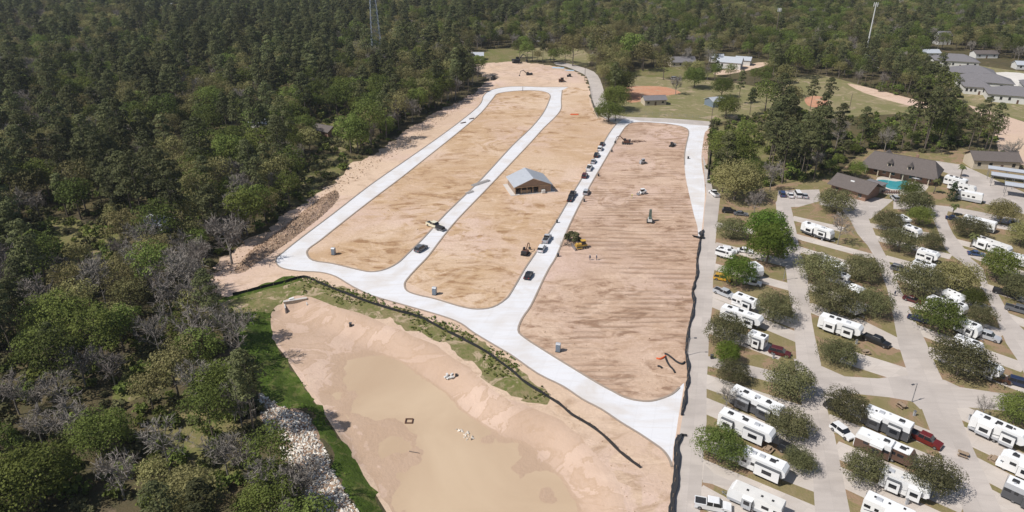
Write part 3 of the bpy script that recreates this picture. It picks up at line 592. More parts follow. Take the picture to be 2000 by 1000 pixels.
# --- trees of the caravan park and hero trees: (px, py of the crown, radius px, kind, label)
HERO = [
 (1500,437,38,'e','bright green tall tree by the park lane, northern of the touching pair'),
 (1504,474,42,'e','bright green tall tree standing directly south of its equally bright neighbour'),
 (1443,524,33,'e','bright green round tree hiding the white trailer beside the yellow orange car'),
 (1433,284,40,'g','dark green dense tree at the head of the park lane, east of the black fence'),
 (1440,350,44,'y','yellow green wide tree overhanging the parking row at the top of the lane'),
 (1478,385,22,'b','leafless grey tree beside the cars north of the bright green pair'),
 (1430,446,28,'o','dull olive tree on the lane edge, west of the bright green pair'),
 (1515,598,38,'o','large dark olive oak at the east end of the truck and trailer pad'),
 (1421,642,42,'o','large brownish olive oak on the lane edge between two white trailers'),
 (1422,690,25,'e','small yellow green tree on the lane edge south of the big brownish oak'),
 (1432,726,30,'o','greyish oak on the lane edge just above the side exit road'),
 (1545,744,46,'o','very large spreading oak beside the crossroads, north of the long white motorhome'),
 (1422,768,22,'b','thin grey half bare tree against the front of the long white motorhome'),
 (1410,868,43,'g','mid green round tree on the lane edge beside the black windowed caravan'),
 (1543,828,38,'o','olive oak at the rear of the motorhome with grey swooshes'),
 (1562,898,30,'o','thin greyish oak shading a small dark car near the road'),
 (1633,392,31,'o','dark round oak on the grass island in front of the pavilion'),
 (1645,436,24,'b','sparse grey tree behind the northernmost trailer of the second row'),
 (1737,430,27,'o','round grey green oak at the top of the third row'),
 (1760,468,31,'o','brown olive round oak with a deep shadow, west side of the third row'),
 (1822,470,23,'o','small grey oak at the rear of the white van in the third row'),
 (1790,396,31,'o','wide olive oak south of the swimming pool terrace'),
 (1779,372,20,'g','dark green round tree at the southern edge of the swimming pool terrace'),
 (1798,420,22,'g','dark green low tree touching the wide oak by the pool'),
 (1897,442,28,'o','low green oak on the grass between the fourth road and a long white coach'),
 (1960,414,29,'y','pale yellow olive tree in the north east of the park beside a dark car'),
 (1998,455,28,'y','yellow olive tree cut by the right picture edge, upper one'),
 (1600,524,38,'o','grey green oak west of the white trailer roof, upper second row'),
 (1687,522,36,'o','round dark oak with a strong blue shadow on the second road'),
 (1628,583,42,'o','broad dark green oak beside the white gazebo top'),
 (1706,590,36,'o','greyish spreading oak shading the road edge east of the gazebo'),
 (1640,686,38,'o','round oak standing alone on the teardrop lawn at the crossroads'),
 (1655,788,42,'o','ragged olive oak in front of the black and white motorhome'),
 (1690,912,42,'o','large dark oak at the front of the trailer with pale slide-outs'),
 (1822,928,50,'o','very large grey oak at the tail of the trailer with pale slide-outs'),
 (1795,548,42,'o','grey green broad oak in the third row, west of the yellowish crown'),
 (1868,540,41,'y','large yellowish olive oak in the middle of the third row'),
 (1838,613,42,'g','rich green round tree hiding most of a trailer beside the parked maroon car'),
 (1904,582,22,'g','dark green narrow tree beside the yellowish crown of the third row'),
 (1917,618,26,'o','small olive oak over the trailer that carries a silver pickup'),
 (1880,698,50,'o','huge brown flecked oak at the lower end of the third row'),
 (1955,517,34,'g','deep green wide tree along the fourth road'),
 (1992,562,32,'o','grey oak cut by the right picture edge beside dark pickups'),
 (1990,798,34,'g','green tree at the right picture edge above the long fifth wheel trailer'),
 (1925,790,22,'b','leafless small tree in front of the long fifth wheel trailer'),
 (1820,335,13,'s','round dark shrub at the corner of the clubhouse lawn'),
 (1674,331,16,'g','light green small tree at the west corner of the clubhouse roof'),
 (1980,285,20,'b','leafless tall tree standing on the bare sand pit'),
 (1510,335,22,'b','thin grey tree on the glade above the parking row'),
 (1202,190,26,'g','dark green conical tree hiding the bend of the access road'),
 (1187,135,20,'y','golden small tree at the top bend of the access road'),
 (1358,150,22,'g','very dark dense tree on the ball field edge'),
 (1622,172,22,'p','dark umbrella crowned pine standing alone on the ball field'),
 (1590,170,16,'p','dark slim pine left of the lone umbrella pine on the ball field'),
 (1298,127,17,'y','golden tree beside the grey roofed house north of the clay infield'),
 (1258,105,20,'y','tall pale golden tree north of the clay infield'),
 (720,225,36,'g','large bright green tree at the wood edge near the dirt clearing'),
 (848,120,22,'y','golden rounded tree at the wood edge near the far end of the site'),
 (430,750,50,'g','very bright yellow green tree in front of the grass bank'),
 (410,380,26,'g','bright green leafy tree near the silver shed roof in the wood'),
 (452,370,22,'g','bright green leafy tree left of the big wood edge shadow'),
 (32,575,34,'g','bright green tree at the left picture edge, mid height'),
 (110,620,55,'g','big bright green tree in the lower left wood'),
 (240,555,30,'y','yellow green tree above the lower left hollow'),
 (228,420,22,'y','yellow bushy tree in the sunny clearing of the left wood'),
 (60,930,75,'g','big green tree in the bottom left corner'),
 (195,845,52,'g','dense bright green tree in the lower left wood beside a brown bare crown'),
 (225,915,44,'b','brownish purple bare crown in the lower left wood'),
 (355,955,44,'y','yellow olive scrubby tree at the bottom of the wood'),
 (530,975,58,'g','dark green tree at the bottom beside the white stones'),
 (480,890,40,'b','grey leafless tree leaning over the white stones'),
 (545,935,36,'o','grey olive tree at the foot of the white stones'),
 (130,810,46,'b','pale grey branching tree in the lower left wood'),
 (150,700,40,'b','silver grey leafless tree beside the dark hollow'),
 (300,640,40,'b','grey bare tree leaning beside the dark hollow'),
 (395,570,40,'b','grey bare tree at the tip of the dirt ground'),
 (375,640,44,'b','tall dusty grey tree on the wood edge by the grass bank'),
 (460,640,40,'b','grey bare tree shading the green bank'),
 (20,490,40,'b','pale grey bare tree at the left picture edge'),
 (440,445,44,'b','brownish bare tree at the edge of the rough spoil'),
 (1412,168,20,'g','dark green tree right behind the dark walled shed of the ball field'),
 (1448,160,18,'p','dark pine above the dark walled shed of the ball field'),
 (1420,205,24,'g','dark green bushy tree east of the dark walled shed'),
 (1470,185,20,'p','dark pine between the shed and the two orange clay patches'),
 (1500,180,24,'g','loose green tree west of the eastern orange clay patch'),
 (1548,190,20,'y','pale yellow green tree in front of the eastern orange clay patch'),
 (1535,150,24,'y','tall pale green tree at the pine stand edge above the ball field'),
 (1560,115,22,'g','light green tall tree at the west end of the far pine stand'),
 (1850,165,22,'g','dark tree between the ball field and the apartment row'),
 (1830,190,20,'y','olive tree at the east end of the brown fence'),
 (1865,215,20,'g','green tree at the head of the sand pit'),
 (1236,88,26,'g','grey green large tree north of the clay infield beside golden crowns'),
 (1175,75,28,'y','golden broad tree above the bend of the access road'),
 (1120,88,24,'y','pale golden tree by the lawn at the top end of the site'),
 (1205,105,24,'y','golden tree right of the access road bend'),
 (1190,215,24,'g','dark green tree where the access road turns east'),
 (1210,160,26,'g','tall dark green tree between the access road and the clay infield'),
 (1322,160,14,'b','small bare tree beside the white car at the ball field'),
 (1640,250,22,'b','pale grey tree inside the pine stand north of the clubhouse'),
 (1735,262,20,'b','whitish grey tree in the pine stand north of the clubhouse'),
 (1470,330,24,'g','dark green tree behind the yellow green wide tree of the parking row'),
 (1455,255,18,'g','green tree at the north end of the glade by the black fence'),
 (105,110,24,'y','pale yellow green round tree in the far left wood'),
 (165,128,16,'g','bright green crown in the far left wood'),
]
hero_xy = []
CH = {'e': 5.2, 'g': 8.0, 'y': 8.0, 'b': 8.0, 'o': 3.9, 's': 0.9, 'p': 19.0}
for n_, (px, py, r, k, lab) in enumerate(HERO):
    if k in 'gy' and (px > 1380 and py > 270 or py > 540 or 1180 < px < 1225 or (1350 < px < 1430 and py < 230)): k = {'g': 'd', 'y': 'u'}[k]
    v = KIND[k][n_ % len(KIND[k])]; wref = SPEC[k][n_ % len(KIND[k])][1]; href = SPEC[k][n_ % len(KIND[k])][0]
    hc = 4.0
    for _ in range(4):
        x, y = G(px, py, hc); dist = y * CT + (CAM_H - hc) * ST; rm = r * dist / FPX; s = 2 * rm / wref * (1.04 if k in 'gy' else 1.05 if k in 'odue' else 1.0)
        if k == 'p': s = 0.75
        hc = href * s * (0.60 if k in 'gyb' else 0.58 if k in 'oedu' else 0.72 if k == 'p' else 0.5)
    tr_ = tree(k, n_, x, y, s, rng.uniform(0, 6.28), lab, None, hz(x, y)); hero_xy.append((x, y, rm))
    tr_.scale = (s * rng.uniform(.92, 1.12), s * rng.uniform(.86, 1.06), s * rng.uniform(.92, 1.08))
# cypress
x, y = G(1857, 392); tree('c', 0, x, y, 1.0, 0, 'dark slim cypress in front of the trailers north of the park lawn')
# palms
def palm(px, py, h, label, group=None):
    x, y = G(px, py); t = thing('palm_tree', label, 'palm tree', (x, y, 0), rng.uniform(0, 6)); m = MB(); rs = np.random.RandomState(int(px))
    m.tube((0, 0, -.2), (0.15, 0.05, h * .5), 0.22, 0.17, 7); m.tube((0.15, 0.05, h * .5), (0.1, 0.2, h), 0.17, 0.15, 7); m.build('trunk', M['bark'], t, sm=True)
    q = MB()
    for i in range(22):
        a = i * 2.4; el = rs.uniform(-0.5, 0.9); L = 2.0 * rs.uniform(.8, 1.1); w = 0.42
        dv = Vector((math.cos(a), math.sin(a), 0)); s = Vector((-dv.y, dv.x, 0)) * w; p0 = Vector((0.1, 0.2, h))
        p1 = p0 + dv * L * .5 + Vector((0, 0, el * L * .5)); p2 = p0 + dv * L * .95 + Vector((0, 0, el * L * .5 - L * .45))
        b = len(q.v); q.add([p0 - s * .2, p0 + s * .2, p1 + s - Vector((0, 0, .15)), p1 - s - Vector((0, 0, .15)), p1, p2], [(0, 1, 4), (1, 2, 4), (0, 4, 3), (3, 4, 5), (4, 2, 5)])
    me = q.build('frond_crown', M['palmleaf'], t).data; at = me.attributes.new('tint', 'FLOAT', 'FACE'); at.data.foreach_set('value', [rng.random() for _ in me.polygons])
palm(1823, 378, 5.0, 'palm standing on the lawn east of the pool'); palm(1860, 420, 3.6, 'short palm at the top of the fourth road')
palm(1895, 482, 3.8, 'palm over the white roof in the fourth row'); palm(1876, 345, 4.0, 'palm behind the northern motorhomes by the garage')

# --- woodland: kind of tree per 50 px cell of the photograph's wooded parts, turned into plan positions
CELLS = [
 'pbyyypppppppppyyppppyygyyygyyyyggyyypgpy', # 0
 'ygpbyppppppppbyyppppppyyyppypggypyyggyyp',
 'bpygpppppypppppyyppppgyyybpypggypppyygyy',
 'ppppbppyypppgggyggyyypppybyypppypppppyyb',
 'ppppppygpppgggpgyyyypppyppppypyyppppppby',
 'ypppppppgbppggygppppppppbpppbppppppppppp',
 'pyppppppybpggpypppppppppppppppypppppppbb',
 'ppppppppbpgyppppppppppppppppppyppppppppb',
 'pppppppybpyppppppppppppppppppybppppppppp',
 'bppppypbbppppppppppppppppppppppppppppppp',
 'bpypybbbyppppppppppppppppppppppppppppppp',
 'gbbgbybbbppppppppppppppppppppppppppppppp',
 'bggybbbbbbbppppppppppppppppppppppppppppp',
 'bggbbbbbybpppppppppppppppppppppppppppppp',
 'bbbbbbyyybpppppppppppppppppppppppppppppp',
 'bbbbbbygggbppppppppppppppppppppppppppppp',
 'bbbggybyggbbpppppppppppppppppppppppppppp',
 'ggggbbyyybybpppppppppppppppppppppppppppp',
 'ggggbbyyyggbbppppppppppppppppppppppppppp',
 'ggggggyyygggbppppppppppppppppppppppppppp']
clear = [Gs(SITE), Gs(PARK), W(GREEN), rimW, W(RIPRAP), W(FIELD), W(ACCESS), W(FAR_LAWN), W(APT), W(APTLOT), W(APTLAWN), Gs(PIT), W(DRIVE), W(PATH), W(CLAY)]
clear += [W(GLADES[i]) for i in (0, 1, 3, 4, 6, 7)]
clear.append(Gs([(1395,232),(1480,225),(1560,228),(1500,262),(1700,276),(1890,235),(1930,262),(1900,262),(1700,280),(1492,268),(1488,310),(1520,345),(1480,370),(1380,372),(1384,250)]))
# open spots for houses: (px, py, radius m)
SPOTS = [(1430,125,14),(1422,146,13),(1462,142,13),(1495,132,10),(1400,140,8),(1275,200,12),(1395,205,10),(1330,122,12),(1835,90,9),(1765,110,9),(1660,112,8),(1695,115,7),(1808,112,10),(315,440,7),(1040,62,8),(980,8,8),(1300,12,10),(318,18,7),(240,222,6),(512,240,6),(1470,60,8),(740,90,4),(930,112,8),(1930,118,8),(812,120,6),(640,255,8),(1990,130,8)]
spots = [(*G(a, b), r) for a, b, r in SPOTS]
def wood_points(step, jit, maxy, miny=75):
    out = []
    ys = np.arange(miny, maxy, step)
    for y in ys:
        half = (y * CT + CAM_H * ST) * 1000 / FPX * 1.12 + 25
        for x in np.arange(-half, half, step): out.append((x + nrng.uniform(-jit, jit) * step, y + nrng.uniform(-jit, jit) * step))
    return np.array(out)
pts = wood_points(7.6, 0.42, 1080)
clear.append(Gs([(560,398),(600,345),(640,320),(700,302),(750,296),(745,305),(700,330),(650,375),(600,408)]))
clear.append(Gs([(1835,190),(1900,190),(2010,222),(2300,260),(2300,420),(2000,385),(1950,300),(1935,262),(1895,232),(1850,212)]))
clear.append(Gs([(1800,100),(1850,98),(1990,120),(2200,150),(2200,260),(1990,225),(1850,190)]))
bad = np.zeros(len(pts), bool)
for c in clear: bad |= inside(pts[:, 0], pts[:, 1], c)
for (x, y, r) in spots: bad |= np.hypot(pts[:, 0] - x, pts[:, 1] - y) < r
for (x, y, r) in hero_xy: bad |= np.hypot(pts[:, 0] - x, pts[:, 1] - y) < max(3.0, r * 0.8)
siteW = Gs(SITE); ed = edge_dist(pts[:, 0], pts[:, 1], siteW); bad |= ed < 2.5
bad |= edge_dist(pts[:, 0], pts[:, 1], W(GREEN)) < 2.0
pts = pts[~bad]
trees = []; fringe_xy = []
far_thin = fbm(pts[:, 0], pts[:, 1], 0.02, 21)
for (x, y), th in zip(pts, far_thin):
    px, py = P(x, y, 13.0)
    if not (-260 < px < 2260 and py > -70): continue
    c = CELLS[int(min(19, max(0, py // 50)))][int(min(39, max(0, (px + rng.uniform(-30, 30)) // 50)))]
    rr = rng.random()
    if c == 'p': k = 'p' if rr < 0.58 else ('b' if rr < .74 else ('g' if rr < .86 else 'y'))
    elif c == 'g': k = 'g' if rr < 0.68 else ('p' if rr < .80 else ('y' if rr < .92 else 'b'))
    elif c == 'y': k = 'y' if rr < 0.55 else ('p' if rr < .72 else ('g' if rr < .88 else 'b'))
    else: k = 'b' if rr < 0.60 else ('p' if rr < .72 else ('g' if rr < .84 else 'y'))
    cl = float(vnoise(np.array([x]), np.array([y]), 0.035, 77)[0])
    if k == 'p' and cl > 0.58 and rng.random() < .75: k = rng.choice('ggyyb')
    if th < 0.34 and rng.random() < 0.6: continue
    if px > 1380 and py > 120: k = 'p' if rng.random() < .7 else k
    if px < 620 and py > 520 and k == 'b' and rng.random() < .35: k = rng.choice('ggyy')
    if k == 'p' and py < 130 and px > 850 and rng.random() < .35: k = rng.choice('gyyb')
    if px < 620 and py > 560 and rng.random() < 0.12: continue
    bx, by = P(x, y, 0)
    if bx > 700 and by > 940: continue
    if bx > 1490 and 232 < by < 262: continue
    near_edge = py > 560
    s = rng.uniform(0.72, 1.15)
    if near_edge: s *= 0.82
    if py < 150 and px > 950: s *= 0.85
    trees.append((math.hypot(x, y), x, y, k, s, px, py))
# dense pine stands east of the lane
STANDS = [[(1492,268),(1560,264),(1620,276),(1720,284),(1800,276),(1870,262),(1905,278),(1922,300),(1880,296),(1835,304),(1800,296),(1700,296),(1672,318),(1640,340),(1560,352),(1520,340),(1488,300)],
          [(1500,120),(1620,118),(1780,130),(1810,170),(1840,195),(1780,190),(1660,155),(1560,145),(1510,160)]]
ex = wood_points(6.0, 0.4, 520, 180)
for q in STANDS:
    w_ = Gs(q); k_ = inside(ex[:, 0], ex[:, 1], w_)
    for x, y in ex[k_]:
        px, py = P(x, y, 8.0)
        if any(math.hypot(x - a, y - b) < 4 for a, b, _ in hero_xy) or 1690 < px < 1830 and 292 < py : continue
        if min(abs(t[1] - x) + abs(t[2] - y) for t in trees) < 5: continue
        trees.append((math.hypot(x, y), x, y, 'p' if rng.random() < .6 else 'g', rng.uniform(0.34, 0.50) if px > 1600 else rng.uniform(.42, .6), px, py))
# thick fringe of trees along the west edge of the clearing
fr = Gs([(412,545),(425,510),(440,497),(480,467),(520,447),(550,417),(600,392),(640,362),(690,317),(740,295),(800,247),(850,217),(900,194),(930,175),(950,158)])
fr2 = Gs([(430,585),(455,640),(470,690),(490,745),(505,780),(520,840),(545,880),(565,925),(600,990),(625,1030)])
for path, dens in ((fr, 1.0), (fr2, .8)):
    for (xa, ya), (xb, yb) in zip(path[:-1], path[1:]):
        L = math.hypot(xb - xa, yb - ya); nx, ny = -(yb - ya) / L, (xb - xa) / L
        if nx > 0: nx, ny = -nx, -ny
        for q_ in range(int(L / 3.6 * dens)):
            f = rng.random(); o_ = rng.uniform(1.5, 11); x = xa + (xb - xa) * f + nx * o_; y = ya + (yb - ya) * f + ny * o_
            if any(math.hypot(x - a, y - b) < 3.2 for a, b in fringe_xy): continue
            fringe_xy.append((x, y)); px, py = P(x, y, 8.0)
            if 560 < px < 760 and 250 < py < 385 and rng.random() < .8: continue
            trees.append((math.hypot(x, y), x, y, rng.choice('gbgyppb' if path is fr else 'bbyg'), rng.uniform(.55, .95), px, py))
VIEWS = [(605, 720, 300, 352, .95), (1600, 1775, 168, 212, .93), (1215, 1345, 150, 200, .9), (1930, 2010, 235, 300, .9), (1840, 2010, 120, 190, .8), (60, 230, 440, 500, .6), (1400, 1480, 104, 130, .9), (345, 450, 800, 890, .6), (620, 700, 245, 285, .6)]
def hides(t):
    dd, x, y, k, s, px, py = t; bx, by = P(x, y, 0); tx, ty = P(x, y, {'p': 24, 'g': 15, 'y': 14, 'b': 14}[k] * s)
    for x0, x1, y0, y1, pr in VIEWS:
        if x0 < bx < x1 and by > y0 and ty < y1 - 4 and by > y1 - 25 and rng.random() < pr: return True
    return False
trees = [t for t in trees if not hides(t)]
trees.sort()
KW = {'p': 'dark pine', 'g': 'green broadleaf tree', 'y': 'golden olive tree', 'b': 'leafless grey tree'}
def zone_label(k, x, y, s, px, py):
    size = 'tall ' if s > 0.98 else ('small ' if s < 0.8 else '')
    if px < 1000:
        e = float(edge_dist(np.array([x]), np.array([y]), siteW)[0])
        if py > 820: z = 'at the bottom left of the west wood below the dark hollow'
        elif py > 560 and px > 330: z = 'on the wood edge beside the green pond bank'
        elif py > 560: z = 'in the lower left wood around the dark hollow'
        elif e < 14: z = 'on the wood edge right along the cleared dirt'
        elif py > 400: z = 'near the silver roofed shed in the west wood'
        elif py > 250: z = 'in the middle of the west wood'
        else: z = 'in the far part of the west wood towards the lattice tower'
    elif py > 220: z = 'in the stand between the clubhouse and the ball field'
    elif px > 1500: z = 'in the far stand between the ball field and the apartments'
    else: z = 'in the wood behind the clay infield'
    return size + KW[k] + ' ' + z, KW[k] + 's ' + z
used = {'p': 0, 'g': 0, 'y': 0, 'b': 0}; LIM = {'p': 285, 'g': 260, 'y': 270, 'b': 260}; rest = {'p': [], 'g': [], 'y': [], 'b': []}
for dd, x, y, k, s, px, py in trees:
    inframe = -60 < px < 2060 and py < 1060
    if inframe and used[k] < LIM[k]:
        used[k] += 1; lb, gp = zone_label(k, x, y, s, px, py)
        tree(k, rng.randrange(9), x, y, s, rng.uniform(0, 6.28), lb, gp)
    else: rest[k].append((x, y, s, rng.randrange(len(KIND[k]))))
def scatter(name, meshes, items, label, cat, kind='stuff'):
    """one object of countless alike plants: points carrying variant, size and turn"""
    me = bpy.data.meshes.new(name); me.from_pydata([(x, y, 0) for x, y, s, v in items], [], [])
    for nm, ty, vals in (('vs', 'FLOAT', [i[2] for i in items]), ('vi', 'INT', [i[3] for i in items]), ('vr', 'FLOAT', [rng.uniform(0, 6.28) for _ in items])):
        a = me.attributes.new(nm, ty, 'POINT'); a.data.foreach_set('value', vals)
    o = bpy.data.objects.new(name, me); COL.objects.link(o); tag(o, label, cat, None, kind)
    hid = bpy.data.collections.new(name + '_forms')
    for i, m in enumerate(meshes):
        c = bpy.data.objects.new('%s_form_%02d' % (name, i), m); hid.objects.link(c)
    ng = bpy.data.node_groups.new(name, 'GeometryNodeTree'); ng.interface.new_socket('Geometry', in_out='INPUT', socket_type='NodeSocketGeometry'); ng.interface.new_socket('Geometry', in_out='OUTPUT', socket_type='NodeSocketGeometry')
    n = ng.nodes; l = ng.links; gi = n.new('NodeGroupInput'); go = n.new('NodeGroupOutput')
    ci = n.new('GeometryNodeCollectionInfo'); ci.inputs['Collection'].default_value = hid; ci.inputs['Separate Children'].default_value = True; ci.inputs['Reset Children'].default_value = True
    ip = n.new('GeometryNodeInstanceOnPoints'); ip.inputs['Pick Instance'].default_value = True
    def att(nm, ty):
        a = n.new('GeometryNodeInputNamedAttribute'); a.data_type = ty; a.inputs['Name'].default_value = nm; return a.outputs[0]
    cx = n.new('ShaderNodeCombineXYZ'); l.new(att('vr', 'FLOAT'), cx.inputs[2]); ss = n.new('ShaderNodeCombineXYZ'); sa = att('vs', 'FLOAT')
    for i in range(3): l.new(sa, ss.inputs[i])
    l.new(gi.outputs[0], ip.inputs['Points']); l.new(ci.outputs[0], ip.inputs['Instance']); l.new(att('vi', 'INT'), ip.inputs['Instance Index'])
    l.new(cx.outputs[0], ip.inputs['Rotation']); l.new(ss.outputs[0], ip.inputs['Scale']); l.new(ip.outputs[0], go.inputs[0])
    md = o.modifiers.new('scatter', 'NODES'); md.node_group = ng
    return o
for k, lb in (('p', 'far dark pines merging into a continuous wood'), ('g', 'far green broadleaf crowns merging into the wood'), ('y', 'far yellow olive crowns merging into the wood'), ('b', 'far leafless grey crowns merging into the wood')):
    scatter({'p': 'far_pine_wood', 'g': 'far_broadleaf_wood', 'y': 'far_olive_wood', 'b': 'far_bare_wood'}[k], [v[2] for v in KIND[k]], rest[k], lb, 'woodland')
# undergrowth
ug = wood_points(4.2, 0.5, 430); bad = np.zeros(len(ug), bool)
for i, c in enumerate(clear[:13]): bad |= inside(ug[:, 0], ug[:, 1], c)
bad |= edge_dist(ug[:, 0], ug[:, 1], siteW) < 0.8
ug = ug[~bad]; n_ = fbm(ug[:, 0], ug[:, 1], 0.03, 31); ug = ug[(n_ > 0.42)]
scatter('undergrowth', [v[2] for v in KIND['s']], [(x, y, rng.uniform(.5, 1.2), rng.randrange(4)) for x, y in ug], 'low scrub and saplings on the woodland floor', 'undergrowth')
print('TREES', len(trees), used, {k: len(v) for k, v in rest.items()}, len(ug))
# ------------------------------------------------------------------ materials for made things
def paint(name, col, rough=0.35, metal=0.0, spec=0.5): return plain(name, col, rough, metal, 0.05, 1.5, spec)
M['white'] = paint('white_gelcoat', (0.78, 0.78, 0.77)); M['offwhite'] = paint('off_white_panel', (0.66, 0.65, 0.62)); M['roofwhite'] = plain('white_membrane_roof', (0.78, 0.78, 0.77), 0.6, 0, .07, 1.2)
M['grime'] = plain('stained_membrane_roof', (0.66, 0.64, 0.60), 0.7, 0, .16, 0.8)
M['lgrey'] = paint('light_grey_panel', (0.42, 0.43, 0.45)); M['dgrey'] = paint('charcoal_panel', (0.075, 0.078, 0.085)); M['brown'] = paint('brown_panel', (0.12, 0.07, 0.05)); M['beige'] = paint('beige_panel', (0.42, 0.36, 0.28))
M['glass'] = paint('dark_tinted_glass', (0.02, 0.022, 0.026), 0.1, 0, 0.6); M['rubber'] = plain('black_rubber', (0.025, 0.025, 0.025), 0.85); M['steel'] = plain('dull_steel', (0.35, 0.35, 0.36), 0.4, 0.7)
M['black'] = plain('black_plastic', (0.028, 0.028, 0.030), 0.6); M['lampred'] = paint('red_lens', (0.4, 0.02, 0.02)); M['lampwhite'] = paint('clear_lens', (0.75, 0.75, 0.75), 0.15)
CARC = {'black': (0.018, 0.018, 0.02), 'white': (0.72, 0.72, 0.72), 'silver': (0.42, 0.43, 0.45), 'grey': (0.12, 0.125, 0.135), 'red': (0.14, 0.016, 0.014), 'maroon': (0.09, 0.018, 0.018), 'blue': (0.04, 0.07, 0.16), 'navy': (0.02, 0.03, 0.07), 'tan': (0.33, 0.27, 0.2), 'yellow': (0.6, 0.33, 0.04), 'cream': (0.70, 0.66, 0.5), 'brown': (0.10, 0.05, 0.03)}
for k, c in CARC.items(): M['car_' + k] = paint('%s_car_paint' % k, c, 0.28, 0.0, 0.6)
def wheel(t, x, y, r=0.33, w=0.24, name='wheel', deep=True):
    m = MB(); m.tube((0, -w / 2, 0), (0, w / 2, 0), r, r, 12); o = m.build(name, M['rubber'], t, (x, y, r), sm=False)
    if deep:
        q = MB(); q.tube((0, -w / 2 - .015, 0), (0, w / 2 + .015, 0), r * .58, r * .58, 8); q.build('rim', M['steel'], o)
    return o
CARDIM = {'sedan': (4.7, 1.84, 1.45), 'suv': (4.8, 1.92, 1.74), 'pickup': (5.8, 1.98, 1.88), 'van': (5.4, 2.0, 2.1), 'crewcab': (6.1, 2.0, 1.92)}
def car(kind, color, px, py, ang, label, group=None, name=None, z=0.0, glasscol=None):
    x, y = G(px, py, 0.6 + z); L, Wd, Hh = CARDIM[kind]
    t = thing(name or {'sedan': 'parked_car', 'suv': 'parked_car', 'pickup': 'pickup_truck', 'crewcab': 'pickup_truck', 'van': 'parked_van'}[kind], label, {'sedan': 'car', 'suv': 'car', 'pickup': 'truck', 'crewcab': 'truck', 'van': 'van'}[kind], (x, y, z + 0.04), R(ang), group)
    pm = M['car_' + color]; h = L / 2; belt = Hh * 0.56; w2 = Wd / 2
    def tumble(zz): return lambda a, b: 0.0 if b < belt else (b - belt) * 0.30
    pk = kind in ('pickup', 'crewcab')
    hood = belt * (1.0 if not pk else 1.05)
    lower = [(-h + .05, .28), (h - .05, .28), (h, .45), (h - .04, hood * .84), (h - .9, hood), (-h + .5, hood), (-h + .02, hood * .95), (-h, .5)]
    b = MB(); b.prism(lower, -w2, w2, inset=lambda a, c: 0.06 if c > .6 else 0.03)
    b.build('body', pm, t)
    if kind == 'sedan': c0, c1, t0, t1 = -h + .75, h - 1.35, -h + 1.45, h - 2.1
    elif kind == 'suv': c0, c1, t0, t1 = -h + .12, h - 1.25, -h + .5, h - 1.95
    elif kind == 'van': c0, c1, t0, t1 = -h + .1, h - .8, -h + .3, h - 1.5
    elif kind == 'pickup': c0, c1, t0, t1 = -h + 2.45, h - 1.45, -h + 2.6, h - 2.15
    else: c0, c1, t0, t1 = -h + 2.0, h - 1.45, -h + 2.15, h - 2.15
    g = MB(); g.prism([(c0, hood - .02), (c1, hood - .02), (t1, Hh - .05), (t0, Hh - .05)], -w2 + .07, w2 - .07, inset=lambda a, c: 0.0 if c < hood + .1 else 0.17)
    g.build('cabin_glass', M['glass'], t)
    r = MB(); r.prism([(t0 - .05, Hh - .07), (t1 + .08, Hh - .07), (t1 - .05, Hh), (t0 + .1, Hh)], -w2 + .2, w2 - .2, inset=lambda a, c: 0.05 if c > Hh - .03 else 0)
    ro = r.build('roof', pm, t)
    mid = (t0 + t1) / 2
    for s in (-1, 1):
        p = MB(); p.add([(mid - .05, s * (w2 - .06), hood), (mid + .05, s * (w2 - .06), hood), (mid + .05, s * (w2 - .22), Hh - .04), (mid - .05, s * (w2 - .22), Hh - .04)], [(0, 1, 2, 3)])
        p.build('pillar', pm, t)
        p = MB(); p.box(c1 - .25, c1 - .05, s * (w2 + .03) - .09, s * (w2 + .03) + .09, hood - .02, hood + .14); p.build('wing_mirror', pm, t)
    if pk:
        bd = MB(); bd.box(-h + .12, c0 - .1, -w2 + .2, w2 - .2, hood - .02, hood + .006); bd.build('bed_liner', M['black'], t)
        rl = MB(); rl.box(-h + .02, c0, w2 - .2, w2 - .05, hood - .05, hood + .1); rl.box(-h + .02, c0, -w2 + .05, -w2 + .2, hood - .05, hood + .1); rl.box(-h + .01, -h + .12, -w2 + .2, w2 - .2, hood - .05, hood + .1); rl.build('bed_rail', pm, t)
    for s in (-1, 1):
        wheel(t, h - .9, s * (w2 - .1), .36 if kind != 'sedan' else .33); wheel(t, -h + .95, s * (w2 - .1), .36 if kind != 'sedan' else .33)
        q = MB(); q.box(h - .12, h + .012, s * (w2 - .35) - .18, s * (w2 - .35) + .18, .55, .72); q.build('headlight', M['lampwhite'], t)
        q = MB(); q.box(-h - .012, -h + .08, s * (w2 - .28) - .14, s * (w2 - .28) + .14, .6, .8); q.build('taillight', M['lampred'], t)
    q = MB(); q.box(h - .05, h + .04, -w2 + .12, w2 - .12, .3, .5); q.build('front_bumper', M['black'], t)
    return t

